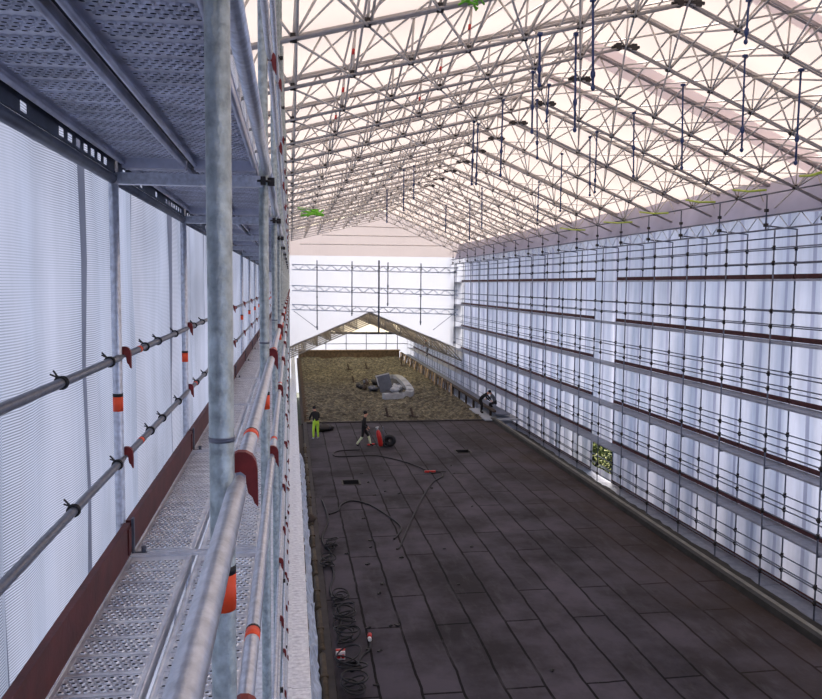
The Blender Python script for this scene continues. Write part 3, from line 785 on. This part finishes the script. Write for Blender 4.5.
# ------------------------------------------------------------------ low hall beyond the gable
def lz(x, d=0): return low_edge(x) - d
LOWT = pm('weathered_truss', (146, 139, 130), .7, .1, 2, .2)
LT = [YE+.1 + 2.0*i for i in range(12)]
LP = []
pts = [EL.x-.4] + [EL.x + (AP.x-EL.x)*q/6 for q in range(1, 7)] + [AP.x + (ER.x-AP.x)*q/6 for q in range(1, 7)]
for nm, a, b in (('top_chord', pts[0], AP.x), ('top_chord', AP.x, pts[-1])):
    LP.append((nm, mk(lambda m: m.bar((a, 0, lz(a, .05)), (b, 0, lz(b, .05)), .16, .12), nm, LOWT)))
    LP.append(('bottom_chord', mk(lambda m: m.bar((a, 0, lz(a, .95)), (b, 0, lz(b, .95)), .12, .10), 'bottom_chord', LOWT)))
for q in range(12):
    a, b = pts[q], pts[q+1]
    LP.append(('diagonal', mk(lambda m: m.tube((a, 0, lz(a, .95)), (a, 0, lz(a, .05)), .05, 5), 'diagonal', LOWT)))
    LP.append(('diagonal', mk(lambda m: m.tube((a, 0, lz(a, .05)), (b, 0, lz(b, .95)), .045, 5), 'diagonal', LOWT)))
for i, y in enumerate(LT):
    t = thing('roof_truss', f'grey-brown lattice truss of the low roof beyond the gable, {nth(i)} from the gable', 'roof truss', 'low hall trusses', (0, y, 0))
    for nm, me in LP: put(nm, me, t)
mb = MB()
for a, b in ((EL.x-.9, AP.x), (AP.x, ER.x+.9)):
    mb.grid(lambda u, v, a=a, b=b: (a+(b-a)*u, YE+.05+(YF-YE+.5)*v, low_edge(a+(b-a)*u)+.04), 4, 12)
struct('ceiling_low', mb.mesh('ceiling_low', ROOF3))
mb = MB(); yw = YF+.5
ze = EL.z - .35
mb.quad((-1.2, yw, -4), (15, yw, -4), (15, yw, ze), (-1.2, yw, ze), 0)
xs = [-1.2, AP.x, 15]
n = len(mb.v); mb.v += [V((-1.2, yw, ze)), V((15, yw, ze)), V((15, yw, low_edge(15))), V((AP.x, yw, AP.z)), V((-1.2, yw, low_edge(-1.2)))]
mb.f.append((n, n+1, n+2, n+3, n+4)); mb.m.append(1); mb.sm.append(False)
struct('wall_far', mb.mesh('wall_far', [SHEET_E, ROOF3]))
t = thing('end_frame', 'dark tube frame in front of the far low end sheet', 'frame', None, (0, yw-.3, 0))
for x in (1.6, 3.9, 6.2, 8.5, 10.8, 12.1):
    mb = MB(); mb.tube((x, 0, .8), (x, 0, ze+.1), .04, 6); put('upright', mb.mesh('upright', GALV_DK), t)
for z in (ze, ze-1.3):
    mb = MB(); mb.tube((-.5, 0, z), (13.3, 0, z), .04, 6); put('crossbar', mb.mesh('crossbar', GALV_DK), t)

# ------------------------------------------------------------------ things on the straw
# left edge studs, right edge rafters
mb = MB(); mb.box((0, 0, .35), (.14, .12, .9)); mb.box((.1, .0, .1), (.3, .08, .08)); STUD = mb.mesh('edge_stud', WOOD)
for k in range(26):
    tag(put('edge_stud', STUD, None, (XL+.02, YB+.8+1.6*k, 0)), f'short brown stud along the left edge of the straw, {nth(k)} from the near end', 'stud', 'left edge studs')
for k in range(34):
    y = YB + 2.2 + 1.2*k
    if 49 < y < 61: continue
    mb = MB(); mb.bar((.06, 0, .68), (-.34, -1.9 + random.uniform(-.3, .3), .03), .13, .06)
    o = put('leaning_board', mb.mesh('leaning_board', (WOOD_L, WOOD, WOOD_D)[k % 3]), None, (XRIM-.02, y, 0))
    tag(o, f'weathered board leaning on the right edge rail, {nth(k)} from the near end', 'board', 'right edge boards')
mb = MB(); mb.box((XRIM+.2, (YB+YF)/2, .56), (.22, YF-YB, .12)); mb.box((XRIM+.75, (YB+YF)/2, .35), (.9, YF-YB, .05), 1)
for q in range(18): mb.box((XRIM+.2, YB+1+2.4*q, .1), (.14, .14, .8))
struct('trim_7', mb.mesh('edge_rail', [WOOD_D, GALV_R]))
# rooflight upstand: U shaped pale kerb, leaning board, dark heap
c0 = at_z(396, 392, 0)
t = thing('rooflight_kerb', 'pale grey U-shaped rooflight kerb half torn out on the straw', 'rooflight kerb', None, (c0.x, c0.y, 0))
mb = MB()
P_ = [at_z(x, y, .35) - V((c0.x, c0.y, 0)) for x, y in ((383.5, 395), (392, 394.6), (402, 394.4), (408, 393.5), (410.5, 391), (408.5, 387), (404, 381.5), (399.5, 377.3), (395.5, 376), (390, 376))]
for a, b in zip(P_, P_[1:]):
    mb.bar(a-V((0, 0, .1)), b-V((0, 0, .1)), .55, .42); mb.tube(V(b)-V((0, 0, .31)), V(b)+V((0, 0, .11)), .275, 12)
put('kerb', mb.mesh('kerb', CONC), t)
mb = MB(); n_ = len(P_); mb.v += [V((p.x, p.y, .16)) for p in P_]; mb.f.append(tuple(range(n_))); mb.m.append(0); mb.sm.append(False); put('opening', mb.mesh('opening', HOLE_SHADE, False), t)  # flat dark face; the shade of the opening is in its colour
q_ = at_z(397, 388, .3) - V((c0.x, c0.y, 0)); mb = MB(); mb.blob(q_, (.9, 2.2, .6), 8, 6, 0, .3); mb.blob(q_+V((-.3, -1.2, 0)), (.7, 1.0, .5), 8, 6, 0, .3); put('rubble', mb.mesh('rubble', CONC), t)
cb = at_z(387, 390.5, .1)
mb = MB(); RB = Matrix.Rotation(-.25, 3, 'X') @ Matrix.Rotation(-.22, 3, 'Y'); mb.box(RB @ V((0, 0, .66)), (1.0, .12, 1.35), 0, RB); o = put('slate_board', mb.mesh('slate_board', SLATE), None, (cb.x, cb.y, .02))
tag(o, 'slate grey board leaning on the pale rooflight kerb', 'board')
mb = MB(); mb.box(RB @ V((-.05, .03, 1.36)), (1.1, .2, .1), 0, RB); mb.box(RB @ V((-.53, .02, .95)), (.08, .14, .8), 0, RB); put('pale_edge', mb.mesh('pale_edge', CONC), o)['label'] = 'pale broken top edge'
c1 = at_z(370, 387, .1)
for i in range(9):
    mb = MB(); mb.blob((0, 0, 0), (random.uniform(.4, .8), random.uniform(.6, 1.6), random.uniform(.25, .6)), 7, 5, 0, .4)
    o = put('debris_lump', mb.mesh('debris_lump', [BLACK, WOOD_D, SLATE][i % 3]), None, (c1.x+random.uniform(-1.0, .9), c1.y+random.uniform(-2, 2.4), .22))
    tag(o, f'dark torn insulation lump in the heap left of the rooflight kerb', 'debris', 'dark debris heap')
for i, (x, y, w) in enumerate(((349, 370, 'far'), (354, 383, 'middle'), (388, 417, 'near edge, left'), (413, 417, 'near edge, right'), (367, 369, 'far, right'), (402, 366, 'far right corner'))):
    c = at_z(x, y, .1); mb = MB(); mb.bar((0, 0, 0), (-.12, .2, .55 if i != 5 else .9), .12, .08); mb.bar((-.15, .4, .05), (.2, -.5, .08), .10, .08)
    tag(put('scrap_post', mb.mesh('scrap_post', WOOD_D), None, c), f'dark upright scrap sticking out of the straw, {w}', 'scrap')

# ------------------------------------------------------------------ things on the bitumen deck
for i, (x, y, s) in enumerate(((351, 482.5, 'left'), (463, 451.5, 'right'))):
    c = at_z(x, y, 0); t = thing('roof_drain', f'square dark drain opening in the bitumen floor, {"nearer the left edge" if i == 0 else "farther off, under the middle"}', 'drain opening', 'roof drains', (c.x, c.y, .002))
    mb = MB(); w = DW+.03; h_ = DW*1.1+.03
    for a, b in (((-w, -h_), (w, -h_)), ((w, -h_), (w, h_)), ((w, h_), (-w, h_)), ((-w, h_), (-w, -h_))): mb.bar((*a, .008), (*b, .008), .07, .02)
    put('rim', mb.mesh('rim', RIM), t); mb = MB(); mb.box((0, 0, -.42), (2*w, 2*h_, .02))
    for sx in (-1, 1): mb.box((sx*(w-.02), 0, -.21), (.02, 2*h_, .40)); mb.box((0, sx*(h_-.02), -.21), (2*w, .02, .40))
    put('pit', mb.mesh('pit', BLACK), t)
def smooth(pts, n=6):
    out = []
    for i in range(len(pts)-1):
        p = [pts[max(i-1, 0)], pts[i], pts[i+1], pts[min(i+2, len(pts)-1)]]
        for k in range(n):
            t = k/n
            out.append(.5*((2*p[1]) + (p[2]-p[0])*t + (2*p[0]-5*p[1]+4*p[2]-p[3])*t*t + (3*p[1]-p[0]-3*p[2]+p[3])*t**3))
    out.append(pts[-1]); return out
def hose(pix, label, r=.03, mat=BLACK):
    pts = smooth([at_z(x, y, r) for x, y in pix]); mb = MB(); mb.path(pts, r, 6)
    return tag(put('hose', mb.mesh('hose', mat)), label, 'hose')
q = lambda L, ox, oy, s: [(ox + x/s, oy + y/s) for x, y in L]
hose(q([(290, 240), (190, 246), (160, 260), (180, 273), (260, 271), (360, 268), (430, 280), (520, 303), (590, 330), (640, 355)], 300, 400, 4.835), 'long black gas hose looping past the walking worker')
hose(q([(640, 355), (680, 350), (690, 366), (670, 380), (640, 400), (605, 450), (572, 510), (530, 600), (495, 680), (480, 715), (465, 720)], 300, 400, 4.835), 'black gas hose running straight down from the red torch handle')
hose(q([(140, 552), (185, 535), (200, 505), (250, 487), (320, 500), (380, 530), (460, 585), (490, 620), (475, 650), (455, 672)], 300, 400, 4.835), 'black hose arching over the floor below the square drain')
hose(q([(420, 480), (470, 520), (530, 420), (570, 390), (580, 330)], 280, 590, 6.42), 'thin black cable ending at the small red plug', .025)
hose([(331, 545), (329, 560), (334, 575), (330, 590), (336, 604), (341, 618), (338, 632)], 'black hose running down the left side of floor')
hose([(322, 500), (328, 520), (322, 540), (333, 556), (326, 566)], 'short tangled black hose by the left roof edge')
mb = MB(); mb.bar((-.25, 0, .05), (.25, 0, .05), .08, .08); mb.tube((.25, 0, .05), (.7, -.15, .05), .03, 6, 1); c = at_z(430, 472.5, 0)
tag(put('torch_handle', mb.mesh('torch_handle', [GASRED, BLACK]), None, c), 'red roofing torch handle lying on the hose bend', 'torch')
# hose heap bottom left
for i, (x, y, R) in enumerate(((345, 622, .26), (347, 640, .3), (350, 668, .3), (352, 690, .3), (340, 604, .2), (331, 548, .2), (328, 566, .22))):
    c = at_z(x, y, .05); mb = MB()
    for k in range(5): mb.ring((random.uniform(-.08, .08), random.uniform(-.2, .2), .04+.06*k), (random.uniform(-.4, .4), random.uniform(-.3, .3), 1), R*random.uniform(.6, 1.1), .02, 18, 5)
    tag(put('hose_coil', mb.mesh('hose_coil', BLACK), None, c), f'tangled black hose coil at the left roof edge, {["third","fourth","fifth","nearest","second","farthest","second farthest"][i]} in the row', 'hose coil', 'black hose coils')
c = at_z(340.5, 658.5, .02); t = thing('power_socket', 'red and white socket box on the black hose heap', 'socket box', None, c)
mb = MB(); mb.box((0, 0, .1), (.2, .18, .18)); put('housing', mb.mesh('housing', WHITE), t); mb = MB(); mb.tube((.05, -.09, .1), (.05, -.14, .1), .04, 10); mb.tube((-.05, -.09, .1), (-.05, -.14, .1), .04, 10); mb.box((0, 0, .20), (.21, .06, .03)); put('socket_cap', mb.mesh('socket_cap', GASRED), t)
c = at_z(369.5, 640, .05); t = thing('power_plug', 'small red and white plug at the end of thin cable', 'plug', None, c)
mb = MB(); mb.tube((0, 0, .05), (.02, .16, .07), .05, 10); put('plug_body', mb.mesh('plug_body', GASRED), t); mb = MB(); mb.tube((0, -.10, .05), (0, 0, .05), .045, 10); put('collar', mb.mesh('collar', WHITE), t)
c = at_z(310, 523, .05); mb = MB(); mb.blob((0, 0, .15), (.45, .5, .3), 9, 6, 0, .1); tag(put('dark_bag', mb.mesh('dark_bag', [WOOD_D]), None, c), 'small dark brown bag on the left roof edge', 'bag')
# crumbs of torn bitumen
for i in range(34):
    x = random.choice([random.uniform(340, 400), random.uniform(320, 560)]); y = random.uniform(440, 690)
    if x > 300 + (y-420)*1.0 + 150: continue
    c = at_z(x, y, .02); mb = MB(); mb.box((0, 0, .012), (random.uniform(.04, .16), random.uniform(.03, .1), .025), 0, Matrix.Rotation(random.random()*3, 3, 'Z')); mb.blob((.03, .02, .015), (.09, .06, .04), 6, 4, 0, .4)
    tag(put('bitumen_scrap', mb.mesh('bitumen_scrap', BLACK), None, c), 'small black scrap of torn roofing on the floor', 'scrap', 'roofing scraps')
# roll / black coil and gas bottle trolley
c = at_z(389.5, 447, 0); t = thing('roofing_roll', 'upright black coil of roofing beside the red gas bottle', 'coil', None, c)
mb = MB(); mb.ring((0, 0, .34), (.25, 1, 0), .22, .12, 20, 8); put('coil_body', mb.mesh('coil_body', BLACK), t); mb = MB()
mb.ring((0, 0, .34), (.25, 1, 0), .10, .04, 16, 6); put('inner_layer', mb.mesh('inner_layer', CLAMP), t)
c = at_z(381.5, 447, 0); t = thing('gas_bottle', 'red gas bottle leaning on a trolley beside the walking worker', 'gas bottle', None, c, (0, -.22, 0))
mb = MB(); mb.path([(0, 0, .05), (0, 0, .1), (0, 0, .75), (0, 0, .86), (0, 0, .92)], [.10, .125, .125, .08, .04], 14); put('cylinder', mb.mesh('cylinder', GASRED), t)
mb = MB(); mb.tube((0, 0, .92), (0, 0, 1.06), .04, 10); mb.ring((0, 0, 1.06), (0, 0, 1), .07, .02, 10, 5); put('valve_guard', mb.mesh('valve_guard', WHITE), t)
mb = MB(); mb.tube((.18, -.15, 0.1), (.3, -.15, 1.0), .02, 6); mb.tube((.18, .15, 0.1), (.3, .15, 1.0), .02, 6); mb.tube((.3, -.15, 1.0), (.3, .15, 1.0), .02, 6); put('trolley_frame', mb.mesh('trolley_frame', GALV_DK), t)
for s in (-1, 1):
    mb = MB(); mb.ring((.2, .2*s, .12), (0, 1, 0), .1, .03, 12, 5); put('wheel', mb.mesh('wheel', BLACK), t)
c = at_z(373, 446, 0); t = thing('burner_head', 'small red burner lying at the feet of the walking worker', 'burner', None, c)
mb = MB(); mb.tube((-.3, 0, .06), (.1, 0, .1), .05, 8); put('burner', mb.mesh('burner', GASRED), t); mb = MB(); mb.tube((.1, 0, .1), (.5, .05, .1), .025, 6); put('wand', mb.mesh('wand', BLACK), t)
c = at_z(322, 431, 0); mb = MB(); mb.blob((0, 0, .2), (1.1, .9, .45), 10, 6, 0, .15); mb.blob((.4, .3, .15), (.7, .7, .35), 9, 6, 0, .15)
tag(put('tarp_heap', mb.mesh('tarp_heap', CLAMP), None, c), 'dark crumpled tarp heap beside the worker at the left edge', 'tarp heap')
# drum bag and bending worker at the right roof edge: see people
c = RP(14.3, 53.2, 0)

# ------------------------------------------------------------------ people
def person(name, label, J, zones, hair=None, loc=(0, 0, 0), rz=0):
    """J: joint dictionary in metres, figure facing +X locally"""
    chain = [('pelvis', 'belly', .155), ('belly', 'chest', .15), ('chest', 'neck', .165), ('neck', 'jaw', .06), ('jaw', 'crown', .085)]
    verts, rad, idx, edges = [], [], {}, []
    def av(n, p, r):
        idx[n] = len(verts); verts.append(V(p)); rad.append(r)
    R = dict(pelvis=.15, belly=.135, chest=.155, neck=.062, jaw=.088, crown=.09, nose=.03)
    av('pelvis', J['pelvis'], R['pelvis'])
    for n in ('belly', 'chest', 'neck', 'jaw', 'crown'):
        av(n, J[n], R[n])
    for a, b in (('pelvis', 'belly'), ('belly', 'chest'), ('chest', 'neck'), ('neck', 'jaw'), ('jaw', 'crown')): edges.append((idx[a], idx[b]))
    fw = V(J.get('face', (1, 0, 0))).normalized()
    mid = V(J['jaw']).lerp(V(J['crown']), .35); av('nose', mid + fw*.10, .022); edges.append((idx['jaw'], idx['nose']))
    for s in ('l', 'r'):
        av('sh'+s, J['sh'+s], .075); av('el'+s, J['el'+s], .052); av('wr'+s, J['wr'+s], .034)
        d = (V(J['wr'+s]) - V(J['el'+s])).normalized()
        palm = V(J['wr'+s]) + d*.07; av('pa'+s, palm, .036)
        edges += [(idx['chest'], idx['sh'+s]), (idx['sh'+s], idx['el'+s]), (idx['el'+s], idx['wr'+s]), (idx['wr'+s], idx['pa'+s])]
        side = d.cross(V((0, 0, 1)));
        if side.length < .2: side = V((1, 0, 0))
        side.normalize(); curl = side.cross(d).normalized()
        for k, (off, ln) in enumerate(((-.028, .062), (-.010, .075), (.010, .070), (.028, .055))):
            av(f'f{s}{k}', palm + side*off + d*.045, .010); av(f'g{s}{k}', palm + side*off*1.1 + d*(.045+ln*.6) + curl*.015, .009)
            edges += [(idx['pa'+s], idx[f'f{s}{k}']), (idx[f'f{s}{k}'], idx[f'g{s}{k}'])]
        av('th'+s, palm + side*.05 - d*.01, .011); av('tt'+s, palm + side*.065 + d*.04, .010); edges += [(idx['pa'+s], idx['th'+s]), (idx['th'+s], idx['tt'+s])]
        av('hi'+s, J['hi'+s], .105); av('kn'+s, J['kn'+s], .072); av('an'+s, J['an'+s], .05); av('to'+s, J['to'+s], .042)
        edges += [(idx['pelvis'], idx['hi'+s]), (idx['hi'+s], idx['kn'+s]), (idx['kn'+s], idx['an'+s]), (idx['an'+s], idx['to'+s])]
    me = bpy.data.meshes.new('body_skeleton'); me.from_pydata([tuple(v) for v in verts], edges, [])
    tmp = bpy.data.objects.new('body_skeleton', me); COL.objects.link(tmp)
    sk = tmp.modifiers.new('skin', 'SKIN'); sk.use_smooth_shade = True
    for i, sv in enumerate(me.skin_vertices[0].data):
        sv.radius = (rad[i], rad[i]); sv.use_root = (i == 0)
    sub = tmp.modifiers.new('sub', 'SUBSURF'); sub.levels = 1; sub.render_levels = 1
    dg = bpy.context.evaluated_depsgraph_get()
    bm_ = bpy.data.meshes.new_from_object(tmp.evaluated_get(dg))
    bpy.data.objects.remove(tmp)
    mats = []
    for z in zones:
        if z[0] not in mats: mats.append(z[0])
    for m in mats: bm_.materials.append(m)
    bones = [(verts[a], verts[b], na, nb) for (a, b) in edges for na in [k for k in idx if idx[k] == a] for nb in [k for k in idx if idx[k] == b]]
    for p in bm_.polygons:
        c = p.center; best, bn = 9, None
        for a, b, na, nb in bones:
            ab = b-a; t = max(0, min(1, (c-a).dot(ab)/max(ab.length_squared, 1e-9))); d = (c-a-ab*t).length
            if d < best: best, bn = d, (na[:2], nb[:2], t)
        for m, test in zones:
            if test(bn[0], bn[1], bn[2]): p.material_index = mats.index(m); break
        p.use_smooth = True
    root = thing(name, label, 'person', None, loc, (0, 0, rz))
    put('body', bm_, root)
    if hair:
        cr_ = V(J['crown']); mb = MB(); mb.blob(cr_ + V((-.015, 0, .01)) - fw*.015, (.215, .19, .20), 12, 8); put('hair', mb.mesh('hair', hair), root)
    return root
isin = lambda *ks: (lambda a, b, t: b in ks)
leg = ('kn', 'an')
hand = ('pa', 'fl', 'fr', 'gl', 'gr', 'th', 'tt')
def zones(top, bottom, shin, shoe):
    return [(SKIN, isin('ja', 'cr', 'no', *hand)), (shoe, lambda a, b, t: b == 'to' or (b == 'an' and t > .93)), (shin, lambda a, b, t: b == 'an'), (bottom, isin('hi', 'kn')), (bottom, lambda a, b, t: b == 'be' and t < .4),
            (top, lambda a, b, t: True)]
walk = dict(pelvis=(0, 0, .98), belly=(.02, 0, 1.14), chest=(.05, 0, 1.38), neck=(.08, 0, 1.56), jaw=(.12, 0, 1.66), crown=(.12, 0, 1.77), face=(1, .1, -.3),
            shl=(.05, .19, 1.47), ell=(.02, .26, 1.2), wrl=(.2, .22, 1.0), shr=(.05, -.19, 1.47), elr=(-.02, -.26, 1.2), wrr=(.16, -.24, .99),
            hil=(0, .1, .93), knl=(.26, .1, .54), anl=(.36, .1, .1), tol=(.53, .1, .05), hir=(0, -.1, .93), knr=(-.06, -.1, .52), anr=(-.36, -.1, .12), tor=(-.22, -.1, .04))
ft = at_z(363.5, 446.5, 0)
person('person', 'worker in black jacket and pale yellow shin bands striding across the bitumen floor', walk, zones(CLOTH_BK, CLOTH_BK, HIVIS_P, CLOTH_BK), CLOTH_BK, (ft.x, ft.y, 0), -.15)
stand = dict(pelvis=(0, 0, .97), belly=(.03, 0, 1.12), chest=(.12, 0, 1.34), neck=(.2, 0, 1.5), jaw=(.27, 0, 1.58), crown=(.3, 0, 1.69), face=(1, 0, -.7),
             shl=(.14, .19, 1.42), ell=(.24, .26, 1.16), wrl=(.42, .2, 1.02), shr=(.14, -.19, 1.42), elr=(.22, -.26, 1.16), wrr=(.42, -.2, 1.02),
             hil=(0, .1, .92), knl=(.05, .13, .5), anl=(.0, .14, .09), tol=(.17, .15, .045), hir=(0, -.1, .92), knr=(.08, -.13, .5), anr=(.05, -.15, .09), tor=(.22, -.16, .045))
ft = at_z(316, 439.5, 0)
person('person', 'worker in black jacket and bright lime trousers standing at the left roof edge', stand, zones(CLOTH_BK, HIVIS, HIVIS, WHITE), CLOTH_BK, (ft.x, ft.y, 0), 1.9)
bend = dict(pelvis=(-.1, 0, .9), belly=(.02, 0, 1.04), chest=(.22, 0, 1.22), neck=(.38, 0, 1.33), jaw=(.46, 0, 1.36), crown=(.54, 0, 1.42), face=(.6, 0, -1),
            shl=(.26, .19, 1.26), ell=(.42, .24, 1.02), wrl=(.6, .16, .86), shr=(.26, -.19, 1.26), elr=(.42, -.24, 1.02), wrr=(.6, -.16, .86),
            hil=(-.1, .1, .86), knl=(.02, .12, .47), anl=(-.08, .12, .09), tol=(.1, .13, .045), hir=(-.1, -.1, .86), knr=(.06, -.12, .47), anr=(-.02, -.13, .09), tor=(.16, -.14, .045))
ft = hit(481.5, 413, (0, 0, .15), (0, 0, 1))
mb = MB(); mb.box((0, 0, 0), (2.2, 4.6, .08)); mb.box((0, 1.2, -.2), (1.7, .1, .4)); mb.box((0, -1.2, -.2), (1.7, .1, .4))
o = put('work_platform', mb.mesh('work_platform', pm('pale_platform', (170, 176, 186), .6, .2)), None, (ft.x+.75, ft.y-.2, .1)); tag(o, 'pale platform at the right roof edge under the bending worker', 'platform')
person('person', 'worker in dark clothes bending over at the right roof edge', bend, zones(CLOTH_BK, CLOTH_BK, CLOTH_BK, CLOTH_BK), CLOTH_BK, (ft.x, ft.y, .14), -.5)
g = hit(494, 411, (0, 0, .15), (0, 0, 1))
crouch = dict(pelvis=(-.1, 0, .62), belly=(.0, 0, .76), chest=(.12, 0, .98), neck=(.2, 0, 1.13), jaw=(.27, 0, 1.2), crown=(.3, 0, 1.31), face=(1, 0, -.5),
              shl=(.14, .19, 1.06), ell=(.3, .25, .84), wrl=(.5, .16, .8), shr=(.14, -.19, 1.06), elr=(.3, -.25, .84), wrr=(.5, -.16, .8),
              hil=(-.1, .1, .58), knl=(.32, .16, .5), anl=(.16, .16, .09), tol=(.34, .17, .045), hir=(-.1, -.1, .58), knr=(.3, -.16, .46), anr=(.0, -.16, .09), tor=(.18, -.17, .045))
person('person', 'crouching worker in grey top and pale cap beside the bending worker', crouch, zones(CLOTH_GR, CLOTH_BK, CLOTH_BK, CLOTH_BK), WHITE, (g.x, g.y, .14), 2.8)
P = at_y(417, 359, 83.0)
up = dict(walk); 
person('person', 'dark figure standing far off on the low right scaffold', stand, zones(CLOTH_BK, CLOTH_BK, CLOTH_BK, CLOTH_BK), CLOTH_BK, tuple(RP(LF+.3, 80.0, ZT[4]-.1 if False else ZT[4]-.09)), 2.6)

# ------------------------------------------------------------------ unseen wall behind the viewer, added for the light
mb = MB(); mb.box((7, -6.2, 4.5), (18, .1, 20)); struct('wall_back', mb.mesh('wall_back', SHEET_R))

# ------------------------------------------------------------------ light
w = bpy.data.worlds.new('sky'); scn.world = w; w.use_nodes = True
nt = w.node_tree; nt.nodes.clear()
wo = nt.nodes.new('ShaderNodeOutputWorld'); bg = nt.nodes.new('ShaderNodeBackground'); sky = nt.nodes.new('ShaderNodeTexSky')
sky.sky_type = 'NISHITA'; sky.sun_disc = False; sky.sun_elevation = math.radians(42); sky.sun_rotation = math.radians(8); sky.air_density = 1.0; sky.dust_density = 3.0
lk(nt, sky.outputs[0], bg.inputs[0]); bg.inputs[1].default_value = .32; lk(nt, bg.outputs[0], wo.inputs[0])
sun = bpy.data.lights.new('sun', 'SUN'); sun.energy = 3.5; sun.angle = math.radians(3); sun.color = (1, .93, .84)
so = bpy.data.objects.new('sun', sun); COL.objects.link(so)
sd = V((.12, 1.0, .85)).normalized()
so.rotation_euler = sd.to_track_quat('Z', 'Y').to_euler()
vs = scn.view_settings; vs.view_transform = 'Standard'; vs.look = 'None'; vs.gamma = 1; vs.use_curve_mapping = False; vs.exposure = 0.88
